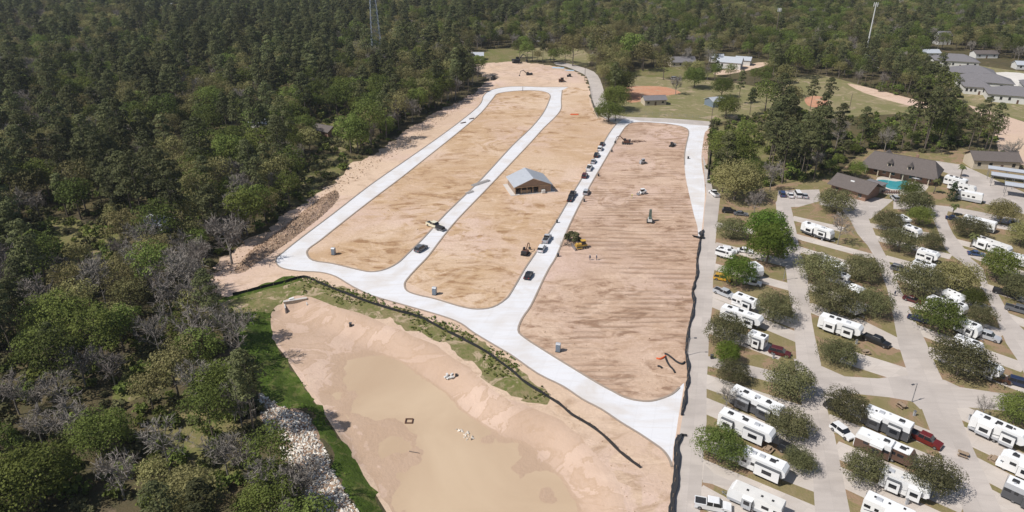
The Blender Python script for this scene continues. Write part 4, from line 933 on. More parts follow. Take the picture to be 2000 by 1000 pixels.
# ------------------------------------------------------------------ caravans
def rv(p0, p1, kind, label, ra='p1', wall='white', lower=None, stripe=None, roof='roofwhite', slides=((.15, .42), (.6, .82)), awn=False, acs=2, width=2.55, hh=3.5, group='caravans on the park pads', seed=0, front=None, tent=False, minlen=0, lh=None):
    """p0 = picture point of the upper-left roof end, p1 = lower-right roof end; 'ra' says which end is the front"""
    rs = random.Random(seed + int(p0[0])); a = Vector(G(*p0, hh)); b = Vector(G(*p1, hh)); d = b - a; L = d.length
    if minlen and L < minlen: a = b - d.normalized() * minlen; d = b - a; L = minlen
    c = (a + b) / 2; ang = math.atan2(d.y, d.x)
    if ra == 'p0': ang += math.pi
    nm = {'fifth': 'fifth_wheel_caravan', 'trailer': 'travel_trailer', 'coach': 'motorhome', 'classc': 'motorhome'}[kind]
    t = thing(nm, label, {'coach': 'motorhome', 'classc': 'motorhome'}.get(kind, 'caravan'), (c.x, c.y, 0.02), ang, group)
    h = L / 2; w2 = width / 2; fl = 0.72 if kind in ('fifth', 'trailer') else 0.45
    # +x is the front
    if kind == 'fifth': prof = [(-h, fl), (h - 2.6, fl), (h - 2.5, 1.75), (h - .5, 1.75), (h, 2.2), (h - .1, hh - .55), (h - .7, hh), (-h + .08, hh - .02), (-h, hh - .3)]
    elif kind == 'trailer': prof = [(-h, fl), (h - .3, fl), (h, 1.3), (h - .05, hh - 1.0), (h - .55, hh - .1), (h - .8, hh), (-h + .15, hh), (-h, hh - .3)]
    elif kind == 'coach': prof = [(-h, fl), (h - .1, fl), (h, 1.1), (h - .12, hh - .3), (h - .35, hh), (-h + .1, hh), (-h, hh - .2)]
    else: prof = [(-h, fl), (h - .1, fl), (h, 1.0), (h - .9, 1.35), (h - 1.2, 1.9), (h - .25, 2.1), (h - .3, 2.7), (h - 1.0, hh), (-h + .1, hh), (-h, hh - .2)]
    wm = M[wall]; b_ = MB(); b_.prism(prof, -w2, w2); b_.build('body', wm, t)
    r_ = MB(); fx_ = prof[[i for i, p in enumerate(prof) if p[1] >= hh - .03][0]][0]
    r_.box(-h + .1, fx_ - .02, -w2 + .02, w2 - .02, hh + .003, hh + .05); ro = r_.build('roof', M[roof], t)
    zf = hh + .052
    # air conditioners, vents and hatches on the roof
    for i in range(acs):
        x = -h + L * ((.22, .68, .45)[i % 3] + rs.uniform(-.05, .05)); m = MB()
        m.box(x - .55, x + .55, -.40, .40, zf, zf + .28, taper=.1); o = m.build('air_conditioner', M['black'] if rs.random() < .75 else M['lgrey'], t)
    for i in range(3):
        x = -h + L * (.12 + .27 * i + rs.uniform(0, .1)); y = rs.choice((-.6, .55, .2)); m = MB(); m.box(x - .2, x + .2, y - .2, y + .2, zf, zf + .13, taper=.03); m.build('roof_vent', M[rs.choice(('lgrey', 'offwhite', 'black'))], t)
    # lower skirt and swooshes
    if lower:
        for s in (-1, 1):
            m = MB(); e = h - (2.7 if kind == 'fifth' else .15); m.box(-h + .02, e, min(s * w2, s * (w2 + .02)), max(s * w2, s * (w2 + .02)), fl + .01, fl + (lh or (.55 if kind != 'coach' else .95))); m.build('lower_panel', M[lower], t)
        m = MB(); m.box(-h - .02, -h, -w2 + .05, w2 - .05, fl + .01, hh - .5); m.build('rear_panel', M[lower], t)
    if stripe:
        for s in (-1, 1):
            y = s * (w2 + .03); m = MB()
            for (x0, z0, x1, z1, th) in ((-h * .9, 1.25, -h * .2, 1.6, .28), (-h * .2, 1.6, h * .45, 2.1, .22), (h * .1, 1.3, h * .7, 2.3, .14)):
                m.add([(x0, y, z0), (x1, y, z1), (x1, y, z1 + th), (x0, y, z0 + th * .3), (x0, s * w2, z0), (x1, s * w2, z1), (x1, s * w2, z1 + th), (x0, s * w2, z0 + th * .3)], [(0, 1, 2, 3), (4, 5, 1, 0), (3, 2, 6, 7), (1, 5, 6, 2)])
            m.build('side_stripe', M[stripe], t)
    def window(par, x0, x1, y, s, z0, z1, mat='glass'):
        m = MB(); m.box(x0, x1, min(y, y + s * .025), max(y, y + s * .025), z0, z1); m.build('window', M[mat], par)
    near = -1 if ra == 'p1' else 1     # local side that faces the drone
    occ = []
    for s in (-1, 1):
        for (u0, u1) in (slides if s == near else slides[-1:]):
            x0 = -h + L * u0; x1 = -h + L * u1
            if ra == 'p0': x0, x1 = h - L * u1, h - L * u0
            dp = .62; z0, z1 = fl + .12, hh - .55; y0, y1 = sorted((s * w2, s * (w2 + dp))); m = MB(); m.box(x0, x1, y0, y1, z0, z1); so = m.build('slide_out', wm if rs.random() < .7 or not lower else M['lgrey'], t)
            m = MB(); m.box(x0 - .06, x1 + .06, y0 - .02, y1 + .05, z1 + .003, z1 + .07); m.build('slide_topper', M['roofwhite'] if rs.random() < .6 else M['dgrey'], so)
            for e in (x0, x1):
                m = MB(); m.box(e - .05, e + .05, min(s * (w2 + .003), s * (w2 + dp - .06)), max(s * (w2 + .003), s * (w2 + dp - .06)), z0 - .1, z1 - .05); m.build('gasket', M['black'], so)
            wx = (x0 + x1) / 2; ww = min(.85, (x1 - x0) * .3); window(so, wx - ww, wx + ww, s * (w2 + dp), s, fl + .95, fl + 1.75)
            if lower:
                m = MB(); yy = s * (w2 + dp); m.box(x0, x1, min(yy, yy + s * .02), max(yy, yy + s * .02), z0, z0 + (lh - .1 if lh else .55)); m.build('lower_panel', M[lower], so)
            occ.append((s, x0 - .2, x1 + .2))
        for i in range(5):
            x = -h + L * (.1 + .19 * i); wd = rs.uniform(.3, .6)
            if any(o[0] == s and o[1] < x + wd and o[2] > x - wd for o in occ): continue
            if x + wd > h - (0.9 if kind != 'fifth' else .9): continue
            if kind == 'fifth' and x + wd > h - 2.7 and x - wd < h - 2.5: continue
            zz = 2.15 if not (kind == 'fifth' and x > h - 2.6) else 2.45
            window(t, x - wd, x + wd, s * w2, s, zz - .3, zz + .3)
    # door on the curb side
    s = -near; dx = -h + L * .55
    m = MB(); m.box(dx - .35, dx + .35, min(s * (w2 + .001), s * (w2 + .035)), max(s * (w2 + .001), s * (w2 + .035)), fl + .1, fl + 2.0); m.build('door', M['lgrey'], t)
    # ends
    if kind == 'coach':
        m = MB(); m.add([(h + .03 - .03, -w2 + .15, 1.55), (h + .0, w2 - .15, 1.55), (h - .1 + .02, w2 - .2, hh - .45), (h - .1 + .02, -w2 + .2, hh - .45), (h - .2, -w2 + .15, 1.55), (h - .2, w2 - .15, 1.55), (h - .3, w2 - .2, hh - .45), (h - .3, -w2 + .2, hh - .45)], [(0, 1, 2, 3), (4, 0, 3, 7), (1, 5, 6, 2), (3, 2, 6, 7)]); m.build('windshield', M['glass'], t)
    elif kind == 'classc':
        m = MB(); m.prism([(h - .9, 1.37), (h - .86, 1.39), (h - 1.16, 1.9), (h - 1.2, 1.9)], -w2 + .2, w2 - .2); m.build('windshield', M['glass'], t)
    elif kind == 'fifth':
        m = MB(); m.tube((h - .9, 0, .9), (h - .9, 0, 1.75), .12, .12, 6); m.tube((h - 2.4, .8, .0), (h - 2.4, .8, 1.6), .06, .06, 5); m.tube((h - 2.4, -.8, .0), (h - 2.4, -.8, 1.6), .06, .06, 5); m.build('landing_gear', M['steel'], t)
    else:
        m = MB(); m.tube((h, .5, .6), (h + 1.2, 0, .55), .06); m.tube((h, -.5, .6), (h + 1.2, 0, .55), .06); m.tube((h + 1.0, 0, 0), (h + 1.0, 0, .9), .05); m.build('hitch', M['steel'], t)
    m = MB(); m.box(-h - .028, -h - .001 - (.02 if lower else 0), -.6, .6, 2.0, 2.7); m.build('rear_window', M['glass'], t)
    m = MB()
    for yy in (.75, 1.05): m.tube((-h - .12, yy, 1.0), (-h - .12, yy, hh + .1), .025, .025, 4)
    for k in range(7): m.tube((-h - .12, .75, 1.15 + .35 * k), (-h - .12, 1.05, 1.15 + .35 * k), .02, .02, 4)
    m.build('ladder', M['steel'], t)
    ch = MB(); ch.box(-h + .1, h - (2.7 if kind == 'fifth' else .3), -w2 + .2, w2 - .2, fl - .2, fl - .003); ch.build('chassis', M['black'], t)
    ax = (-.9, .0) if kind in ('fifth', 'trailer') else (-h * .45, h * .62)
    for x in ax:
        for s in (-1, 1): wheel(t, x, s * (w2 - .2), .38)
    m = MB(); s = -near; m.tube((-h + L * .3, s * (w2 + .1), hh - .3), (-h + L * .7, s * (w2 + .1), hh - .3), .08, .08, 6); m.build('awning_roll', M['dgrey'], t)
    return t
SL2 = ((.15, .42), (.58, .84)); SL1 = ((.45, .8),); SLA = ((.08, .30), (.5, .86))
RVS = [
 ((1570,433),(1628,452),'trailer','grey and white trailer with slide-outs, alone on the northernmost pad of the second row',dict(lower='dgrey',slides=SL2)),
 ((1410,485),(1436,492),'trailer','short white trailer half under the bright green trees by the lane',dict(hh=2.6,slides=(),minlen=5.5)),
 ((1468,511),(1486,524),'trailer','white boxy trailer between two bright green trees and the second road',dict(slides=())),
 ((1436,572),(1482,590),'fifth','white trailer hitched behind the silver pickup beside the lane',dict(slides=SL1,stripe='lgrey')),
 ((1412,596),(1490,622),'fifth','long white trailer just south of the silver pickup, with slide-outs and black roof units',dict(slides=SL2,stripe='dgrey',acs=3)),
 ((1460,645),(1498,659),'trailer','white trailer emerging from the brownish oak, two small black windows on its end',dict(slides=SL1,ra='p0')),
 ((1432,755),(1530,799),'coach','long white motorhome with black lower side beside the very large spreading oak',dict(lower='dgrey',slides=SL2,stripe='dgrey',acs=3,width=2.6,hh=3.6,lh=2.0)),
 ((1409,800),(1514,845),'fifth','long white caravan with grey swooshes and two wide slide-outs beside the green lane tree',dict(stripe='lgrey',slides=SLA,acs=3,hh=3.6)),
 ((1452,876),(1540,914),'fifth','plain white caravan with a large black window, south of the grey swoosh caravan',dict(slides=((.36,.9),),acs=3,hh=3.6)),
 ((1427,942),(1532,987),'trailer','white rounded trailer with a protruding grey slide-out, lowest of the first row',dict(slides=((.3,.48),),acs=0,roof='grime',lower='lgrey',hh=3.3,ra='p0')),
 ((1606,500),(1652,520),'trailer','white trailer roof between two grey green oaks of the second row',dict(slides=SL1)),
 ((1634,532),(1662,540),'classc','small white motorhome south of the round dark oak on the second row',dict(slides=(),hh=3.0,minlen=6)),
 ((1652,583),(1684,599),'trailer','white trailer between the gazebo and the spreading oak at the road edge',dict(slides=(),hh=3.0)),
 ((1604,613),(1686,640),'fifth','white fifth wheel caravan hitched to a black pickup',dict(stripe='dgrey',slides=SL2,acs=3,hh=3.7)),
 ((1690,793),(1783,832),'coach','black and white motorhome with a red pickup parked at its tail',dict(lower='dgrey',stripe='dgrey',slides=SL2,acs=2,hh=3.6,ra='p0',lh=2.0)),
 ((1676,838),(1746,868),'coach','white roofed motorhome with a dark brown lower side, facing the white car',dict(lower='brown',slides=SL1,acs=1,hh=3.5,ra='p0',lh=2.0)),
 ((1756,873),(1790,888),'trailer','brown sided trailer with a white roof behind the brown motorhome',dict(wall='brown',slides=(),acs=2,hh=3.0,minlen=6.5)),
 ((1725,914),(1822,953),'fifth','white caravan with pale slide-outs between the two largest oaks at the bottom',dict(stripe='lgrey',slides=SL2,acs=1,roof='grime',hh=3.6)),
 ((1692,965),(1790,1010),'coach','cream white rounded motorhome cut by the bottom picture edge',dict(stripe='dgrey',slides=SL1,acs=1,hh=3.4)),
 ((1764,423),(1776,430),'classc','tiny white motorhome at the top of the third row beside the dark low tree',dict(slides=(),hh=2.8,minlen=5)),
 ((1768,439),(1800,450),'trailer','white trailer roof behind the brown olive round oak',dict(slides=(),hh=3.2)),
 ((1795,485),(1836,497),'fifth','white trailer roof above the small grey oak of the third row',dict(slides=SL1,hh=3.5)),
 ((1786,507),(1828,520),'coach','white motorhome with black roof fittings below the small grey oak',dict(slides=SL1,acs=3,hh=3.5)),
 ((1846,565),(1886,582),'fifth','white caravan roof between the yellowish oak and the dark narrow tree',dict(slides=SL1,hh=3.6,acs=0)),
 ((1816,577),(1842,588),'trailer','white trailer nose showing above the rich green round tree',dict(slides=(),hh=3.0)),
 ((1870,592),(1890,600),'trailer','small white trailer end beside the rich green round tree',dict(slides=(),hh=3.0,minlen=5.5)),
 ((1872,622),(1918,640),'trailer','white caravan with a black side window, in front of a silver pickup',dict(slides=SL1,hh=3.4)),
 ((1866,655),(1922,676),'trailer','white trailer almost wrapped by the huge brown flecked oak',dict(slides=SL1,hh=3.3)),
 ((1912,702),(1960,722),'fifth','white roofed caravan over dark storage at the lower right of the huge oak',dict(slides=SL1,lower='dgrey',hh=3.5)),
 ((1902,806),(2010,852),'fifth','very long white fifth wheel caravan with a grey skirt at the right edge',dict(stripe='dgrey',lower='lgrey',slides=SL2,acs=3,hh=3.7)),
 ((1955,878),(2050,918),'classc','rounded white motorhome cut by the right edge, second from the bottom',dict(slides=SL1,hh=3.2,ra='p0')),
 ((1968,934),(2060,975),'coach','grey and black striped motorhome cut by the right edge at the bottom',dict(lower='dgrey',wall='lgrey',slides=SL1,hh=3.5,lh=2.0)),
 ((1884,420),(1948,436),'coach','long white coach roof behind the low green oak of the fourth row',dict(slides=(),hh=3.5,acs=1,lower='dgrey')),
 ((1906,460),(1976,484),'fifth','long white caravan with a ribbed roof by the short palms',dict(slides=SL2,hh=3.5,acs=1,roof='grime')),
 ((1966,492),(2010,504),'trailer','white trailer behind the deep green wide tree',dict(slides=(),hh=3.2)),
 ((1848,342),(1890,352),'coach','northernmost white motorhome, roof dotted with black fittings, by the garage building',dict(slides=(),hh=3.3,acs=3)),
 ((1855,354),(1908,366),'trailer','dirty white trailer lying between the two motorhomes by the garage building',dict(slides=(),hh=3.0,roof='grime',acs=1)),
 ((1870,370),(1922,380),'coach','white motorhome with grey lower side south of the garage building',dict(slides=(),hh=3.4,lower='lgrey',acs=1)),
]
for i, (p0, p1, k, lab, kw) in enumerate(RVS):
    kw = dict(kw); kw.setdefault('ra', 'p1'); rv(p0, p1, k, lab, seed=i, **kw)
# gazebo
x, y = G(1667, 577); t = thing('gazebo', 'white pyramid gazebo top between two oaks of the second row', 'gazebo', (x, y, 0), R(-50))
m = MB(); m.add([(-2, -2, 2.2), (2, -2, 2.2), (2, 2, 2.2), (-2, 2, 2.2), (0, 0, 3.4)], [(0, 1, 4), (1, 2, 4), (2, 3, 4), (3, 0, 4), (3, 2, 1, 0)]); m.build('canopy', M['roofwhite'], t)
for sx in (-1, 1):
    for sy in (-1, 1): m = MB(); m.tube((sx * 1.85, sy * 1.85, 0), (sx * 1.85, sy * 1.85, 2.2), .05); m.build('post', M['steel'], t)

# ------------------------------------------------------------------ cars
SA = 74.0; RA = -50.0; BA = 86.0
G1 = 'cars parked on the new middle street'
CARS = [
 ('sedan','black',1176,281,SA,'black car at the far end of the row on the third street',G1),
 ('suv','white',1172,290,SA,'white car with dark glass, second from the far end of the row',G1),
 ('suv','black',1165,303,SA,'black off road car, third from the far end of the row',G1),
 ('sedan','silver',1159,315,SA,'silver car just beyond the white pickup in the street row',G1),
 ('pickup','white',1151,328,SA,'white pickup just beyond the dark red car in the street row',G1),
 ('suv','maroon',1142,343,SA,'dark red car parked alone behind the white pickup',G1),
 ('pickup','black',1118,380,SA,'black pickup nearest the metal roofed building',G1),
 ('sedan','black',1114,388,SA,'black low car touching the black pickup near the metal roofed building',G1),
 ('suv','silver',1145,375,SA,'silver car parked on the field side of the street, opposite the black pair',G1),
 ('pickup','silver',1068,466,SA,'silver white pickup, farther of the pair beside the yellow dozer',G1),
 ('suv','white',1058,485,SA,'white car with black windows, nearer of the pair beside the yellow dozer',G1),
 ('sedan','black',1032,537,SA,'black car alone on the white slab near the street junction',None),
 ('suv','grey',822,485,SA-14,'dark grey car alone on the middle white street',None),
 ('pickup','white',1395,378,100,'white pickup standing at the top of the park lane',None),
 ('suv','white',1424,489,-20,'white car nearest the lane under the bright green trees',None),
 ('sedan','white',1455,489,-20,'white car with its bonnet east, just west of the bright green trees',None),
 ('suv','black',1424,412,-15,'black car under the grey tree north of the bright green trees',None),
 ('sedan','grey',1447,417,-15,'dark grey car beside the black car north of the bright green trees',None),
 ('suv','yellow',1411,543,-25,'yellow orange car beside the lane under a bright round tree',None),
 ('crewcab','silver',1415,573,-48,'silver pickup hitched in front of the trailer beside the lane',None),
 ('crewcab','black',1712,666,-50,'black pickup hitched to the white fifth wheel caravan',None),
 ('suv','maroon',1523,688,-30,'dark maroon car on the curved drive south east of the lone oak',None),
 ('suv','black',1545,882,-45,'small dark car half under the thin greyish oak',None),
 ('suv','white',1645,843,-65,'white car parked nose in front of the brown motorhome',None),
 ('crewcab','red',1806,858,-48,'red pickup with a black bed at the tail of the black and white motorhome',None),
 ('crewcab','white',1392,987,-15,'white pickup with an empty bed at the bottom of the lane',None),
 ('sedan','maroon',1783,585,-45,'maroon car beside the rich green round tree',None),
 ('sedan','navy',1793,622,-40,'dark open topped car below the maroon car on the road edge',None),
 ('crewcab','silver',1926,656,-45,'silver pickup in front of the caravan with a black side window',None),
 ('suv','grey',1757,525,-40,'pale grey car in the shade west of the grey green broad oak',None),
 ('crewcab','black',1965,572,-40,'black pickup under the grey oak at the right edge',None),
 ('crewcab','grey',1990,605,-40,'dark grey pickup at the right picture edge on the fourth road',None),
 ('suv','brown',1950,738,-40,'brown car below the dark storage of the white roofed caravan',None),
 ('suv','navy',1992,748,-35,'dark blue car cut by the right picture edge near the crossroads',None),
 ('sedan','navy',1862,426,-30,'dark blue car at the top of the fourth road',None),
 ('sedan','blue',1907,495,-20,'blue car below the long ribbed roof caravan',None),
 ('suv','blue',1528,379,80,'dark blue car, westernmost of the four by the pavilion',None),
 ('sedan','white',1544,381,80,'white low car, second from the west by the pavilion',None),
 ('van','white',1558,380,82,'white van, third from the west by the pavilion',None),
 ('sedan','silver',1572,382,80,'silver car, nearest to the big round oak by the pavilion',None),
 ('suv','silver',1748,387,85,'silver car between the pavilion and the swimming pool trees',None),
 ('suv','black',1633,797,-50,'dark car half hidden under the ragged olive oak',None),
 ('sedan','grey',1985,437,-30,'dark grey car under the pale yellow tree in the north east of the park',None),
 ('suv','white',1470,552,-25,'white car beyond the bright round tree beside the yellow orange car',None),
 ('suv','white',1318,153,0,'small white car by the trees north of the clay infield',None),
 ('sedan','grey',1933,143,10,'dark car on the grass beside the apartment parking lot',None),
]
for c in CARS: car(*c[:6], group=c[6])

# ------------------------------------------------------------------ buildings
M['galv'] = plain('galvanised_roof_sheet', (0.56, 0.58, 0.61), 0.42, 0.25, .06, 1.0); M['shingle'] = plain('brown_grey_shingles', (0.125, 0.105, 0.095), 0.95, 0, .28, 1.6); M['gshingle'] = plain('grey_shingles', (0.175, 0.165, 0.17), 0.95, 0, .22, 1.2)
M['osb'] = plain('raw_sheathing', (0.30, 0.215, 0.155), 0.9, 0, .25, 1.5); M['stud'] = plain('raw_timber', (0.42, 0.30, 0.19), 0.9); M['stucco'] = plain('cream_wall', (0.50, 0.43, 0.33), 0.9); M['brick'] = plain('brown_brick', (0.28, 0.17, 0.12), 0.9, 0, .3, 4)
M['wallw'] = plain('white_wall', (0.62, 0.61, 0.58), 0.8); M['bluegrey'] = plain('blue_grey_metal', (0.20, 0.25, 0.31), 0.5, .2); M['slab'] = plain('pale_slab', (0.55, 0.51, 0.47), 0.9)
def building(px, py, ang, L, Wd, eave, rise, label, cat='house', name='house', roof='gable', wall='stucco', rmat='shingle', over=0.5, nwin=4, chimney=False, seams=0, group=None, door=True, hip=None, z=0):
    x, y = G(px, py); t = thing(name, label, cat, (x, y, z), R(ang), group); h, w = L / 2, Wd / 2
    m = MB(); m.box(-h, h, -w, w, 0, eave)
    if roof == 'gable': m.add([(-h, -w, eave), (-h, w, eave), (-h, 0, eave + rise * w / (w + over))], [(0, 2, 1)]); m.add([(h, -w, eave), (h, w, eave), (h, 0, eave + rise * w / (w + over))], [(0, 1, 2)])
    m.build('wall', M[wall], t)
    ho, wo = h + over, w + over; r = MB(); th = .14; hp = hip if hip is not None else (wo if roof == 'hip' else 0)
    hp = min(hp, ho - .05)
    e0 = eave - .02
    top = [(-ho + hp, 0, e0 + rise), (ho - hp, 0, e0 + rise)]
    vs = [(-ho, -wo, e0), (ho, -wo, e0), (ho, wo, e0), (-ho, wo, e0)] + top
    vs += [(a, b, c + th) for a, b, c in vs]
    fs = [(0, 1, 5, 4), (2, 3, 4, 5), (6, 10, 11, 7), (8, 11, 10, 9), (0, 6, 7, 1), (2, 8, 9, 3), (1, 7, 8, 2), (3, 9, 6, 0)]
    if hp > 0: fs += [(1, 2, 5), (3, 0, 4), (7, 11, 8), (9, 10, 6)]
    else: fs = fs[:6] + [(1, 7, 11, 5), (5, 11, 8, 2), (3, 9, 10, 4), (4, 10, 6, 0)]
    r.add(vs, fs); ro = r.build('roof', M[rmat], t)
    if seams:
        m = MB()
        for i in range(seams):
            xx = -ho + (2 * ho) * (i + .5) / seams
            lim = min(1.0, (ho - abs(xx)) / hp) if hp > 0 else 1.0
            for s in (-1, 1):
                m.tube((xx, s * wo, e0 + th + .02), (xx, s * wo * (1 - lim), e0 + th + .02 + rise * lim), .03, .03, 3)
        m.build('roof_seam', M[rmat], ro)
    m = MB(); m.box(-max(.2, ho - hp), max(.2, ho - hp), -.12, .12, e0 + rise + th - .03, e0 + rise + th + .05); m.build('ridge_cap', M[rmat], ro)
    for i in range(nwin):
        xx = -h + L * (i + .5) / nwin
        for s in (-1, 1):
            if door and i == nwin // 2 and s == -1:
                q = MB(); q.box(xx - .5, xx + .5, s * w - .04, s * w + .04, 0.02, 2.1); q.build('door', M['brown'], t); continue
            q = MB(); q.box(xx - .6, xx + .6, min(s * w, s * (w + .05)), max(s * w, s * (w + .05)), eave * .38, eave * .78); wo_ = q.build('window', M['glass'], t)
            q = MB(); q.box(xx - .72, xx + .72, min(s * w, s * (w + .08)), max(s * w, s * (w + .08)), eave * .38 - .1, eave * .38 - .005); q.build('sill', M['wallw'], wo_)
    if chimney: q = MB(); q.box(h * .3, h * .3 + 1, .8, 1.8, eave + .3, e0 + rise + 1.0); q.build('chimney', M['brick'], t)
    return t
# building under construction on the middle plot (gable end faces the drone)
x, y = G(1033, 368); t = thing('building_under_construction', 'open timber building with a light metal gable roof on the bare middle plot', 'building', (x, y, 0), R(14))
m = MB(); m.box(-8.4, 8.4, -6.2, 6.4, 0, .16); m.build('floor_slab', M['slab'], t)
hx, wy, ev, rs_ = 6.6, 5.6, 3.0, 3.0
r = MB(); e = .7
r.add([(-hx - e, -wy - e, ev), (-hx - e, wy + e, ev), (0, -wy - e, ev + rs_), (0, wy + e, ev + rs_), (hx + e, -wy - e, ev), (hx + e, wy + e, ev)], [(0, 1, 3, 2), (2, 3, 5, 4)])
r.add([(a, b, c + .14) for a, b, c in r.v[:6]], [(2, 3, 1, 0), (4, 5, 3, 2)]); r.f += [(0, 2, 8, 6), (2, 4, 10, 8), (1, 7, 9, 3), (3, 9, 11, 5), (0, 6, 7, 1), (4, 5, 11, 10)]; r.mi += [0] * 6
ro = r.build('roof', M['galv'], t)
m = MB()
for i in range(26):
    yy = -wy - e + (2 * wy + 2 * e) * (i + .5) / 26
    for s in (-1, 1): m.tube((s * (hx + e), yy, ev + .16), (0, yy, ev + rs_ + .16), .035, .035, 3)
m.build('roof_seam', M['galv'], ro)
for s in (-1, 1):
    m = MB(); yy = s * wy; m.add([(-hx, yy, ev), (hx, yy, ev), (0, yy, ev + rs_ - .35), (-hx, yy - s * .15, ev), (hx, yy - s * .15, ev), (0, yy - s * .15, ev + rs_ - .35)], [(0, 1, 2), (3, 5, 4), (0, 3, 4, 1), (1, 4, 5, 2), (2, 5, 3, 0)]); m.build('gable_panel', M['osb'], t)
    for k in range(7):
        xx = -hx + 2 * hx * k / 6; m = MB(); m.box(xx - .12, xx + .12, s * (wy - .12) - .1, s * (wy - .12) + .1, .16, ev); m.build('post', M['stud'], t)
    m = MB(); m.box(-hx, hx, s * wy - .12, s * wy + .12, ev - .35, ev - .005); m.build('beam', M['stud'], t)
    m = MB(); m.box(s * hx - .1, s * hx + .1, -wy + .3, wy - .3, .16, ev - .05); m.build('side_wall', M['osb'], t)
m = MB(); m.box(2.2, hx - .15, -wy + .02, -wy + .25, .16, ev - .36); m.build('sheathing_panel', M['osb'], t)
m = MB(); m.box(-hx + .2, hx - .2, -1.0, -.8, .16, ev - .1); m.build('inner_wall', M['osb'], t)
m = MB(); m.box(-4.6, -.6, -wy + .8, -wy + 2.4, .17, 1.3); m.build('timber_stack', M['stud'], t)
m = MB(); m.box(3.2, 4.4, -wy - 1.1, -wy - .1, .17, 1.3); m.build('wrapped_pallet', M['offwhite'], t)
# clubhouse with dormers
x, y = G(1757, 340); cl = building(1757, 342, -38, 25, 11, 3.2, 4.6, 'long brown roofed clubhouse with two dormers behind the swimming pool', 'clubhouse', 'clubhouse', 'hip', 'brick', 'shingle', 1.2, 8, True, hip=3.0)
for dx in (-3.5, 3.5):
    m = MB(); m.box(dx - .8, dx + .8, -5.2, -2.0, 4.1, 5.6); dm = m.build('dormer', M['stucco'], cl)
    m = MB(); m.add([(dx - 1.1, -5.6, 5.55), (dx + 1.1, -5.6, 5.55), (dx, -5.6, 6.6), (dx - 1.1, -1.2, 5.55), (dx + 1.1, -1.2, 5.55), (dx, -1.2, 6.6)], [(0, 1, 2), (3, 5, 4), (0, 2, 5, 3), (1, 4, 5, 2), (0, 3, 4, 1)]); m.build('dormer_roof', M['shingle'], dm)
    m = MB(); m.box(dx - .5, dx + .5, -5.26, -5.21, 4.4, 5.4); m.build('dormer_window', M['glass'], dm)
for k in range(6):
    m = MB(); m.box(-11 + 4.4 * k - .15, -11 + 4.4 * k + .15, -7.4, -7.1, 0, 2.9); m.build('porch_post', M['stucco'], cl)
m = MB(); m.add([(-13, -7.8, 2.9), (13, -7.8, 2.9), (13, -5.4, 3.9), (-13, -5.4, 3.9), (-13, -7.8, 3.02), (13, -7.8, 3.02), (13, -5.4, 4.02), (-13, -5.4, 4.02)], [(3, 2, 1, 0), (4, 5, 6, 7), (0, 1, 5, 4), (1, 2, 6, 5), (3, 0, 4, 7)]); m.build('porch_roof', M['shingle'], cl)
m = MB(); m.add([(-4, 4, 3.2), (4, 4, 3.2), (0, 4, 7.0), (-4, 9, 3.2), (4, 9, 3.2), (0, 9, 7.0)], [(0, 1, 2), (3, 5, 4), (0, 2, 5, 3), (1, 4, 5, 2)]); m.box(-3.6, 3.6, 4, 8.8, 0, 3.2)
m.v = [(a - 7, b, c) for a, b, c in m.v]; m.build('rear_wing', M['shingle'], cl)
pv = building(1668, 378, -52, 13, 9.5, 2.9, 3.0, 'brown roofed open pavilion west of the swimming pool', 'pavilion', 'pavilion', 'gable', 'brick', 'shingle', 1.2, 3)
q = MB(); q.box(-1.2, .2, -2.2, -1.2, 4.6, 5.2); q.build('roof_vent', M['roofwhite'], pv)
building(1706, 371, -52, 6, 5, 2.8, .5, 'small flat roofed pool building between the pavilion and the pool', 'building', 'pool_house', 'hip', 'stucco', 'gshingle', .4, 2)
building(1933, 325, -8, 17, 9, 3.6, 2.6, 'beige garage with a brown gable roof at the edge of the sand pit', 'garage', 'garage_building', 'gable', 'stucco', 'shingle', .6, 4)
# metal shade covers for caravans
def cover(px, py, ang, L, Wd, label, steps=1):
    x, y = G(px, py); t = thing('shade_cover', label, 'canopy', (x, y, 0), R(ang), 'metal caravan covers'); h = 4.3
    m = MB(); m.add([(-L / 2, -Wd / 2, h), (L / 2, -Wd / 2, h), (L / 2, 0, h + .5), (-L / 2, 0, h + .5), (L / 2, Wd / 2, h), (-L / 2, Wd / 2, h)], [(0, 1, 2, 3), (3, 2, 4, 5)]); m.add([(a, b, c + .1) for a, b, c in m.v[:6]], [(0, 1, 2, 3), (3, 2, 4, 5)]); m.f += [(0, 1, 7, 6), (5, 4, 10, 11)]; m.mi += [0, 0]; m.build('roof_panel', M['galv'], t)
    for sx in (-.45, 0, .45):
        for sy in (-.45, .45): q = MB(); q.tube((sx * L, sy * Wd, 0), (sx * L, sy * Wd, h + .05), .09); q.build('post', M['steel'], t)
    for sy in (-.45, .45): q = MB(); q.box(-L * .46, L * .46, sy * Wd - .08, sy * Wd + .08, h - .3, h - .1); q.build('beam', M['steel'], t)
cover(1962, 352, -30, 13, 4.5, 'metal caravan cover, northern and farthest of three at the right edge'); cover(1975, 366, -30, 15, 4.8, 'metal caravan cover with a stepped edge in the middle of three at the right edge'); cover(2000, 386, -30, 14, 4.8, 'metal caravan cover, southernmost of three at the right edge')
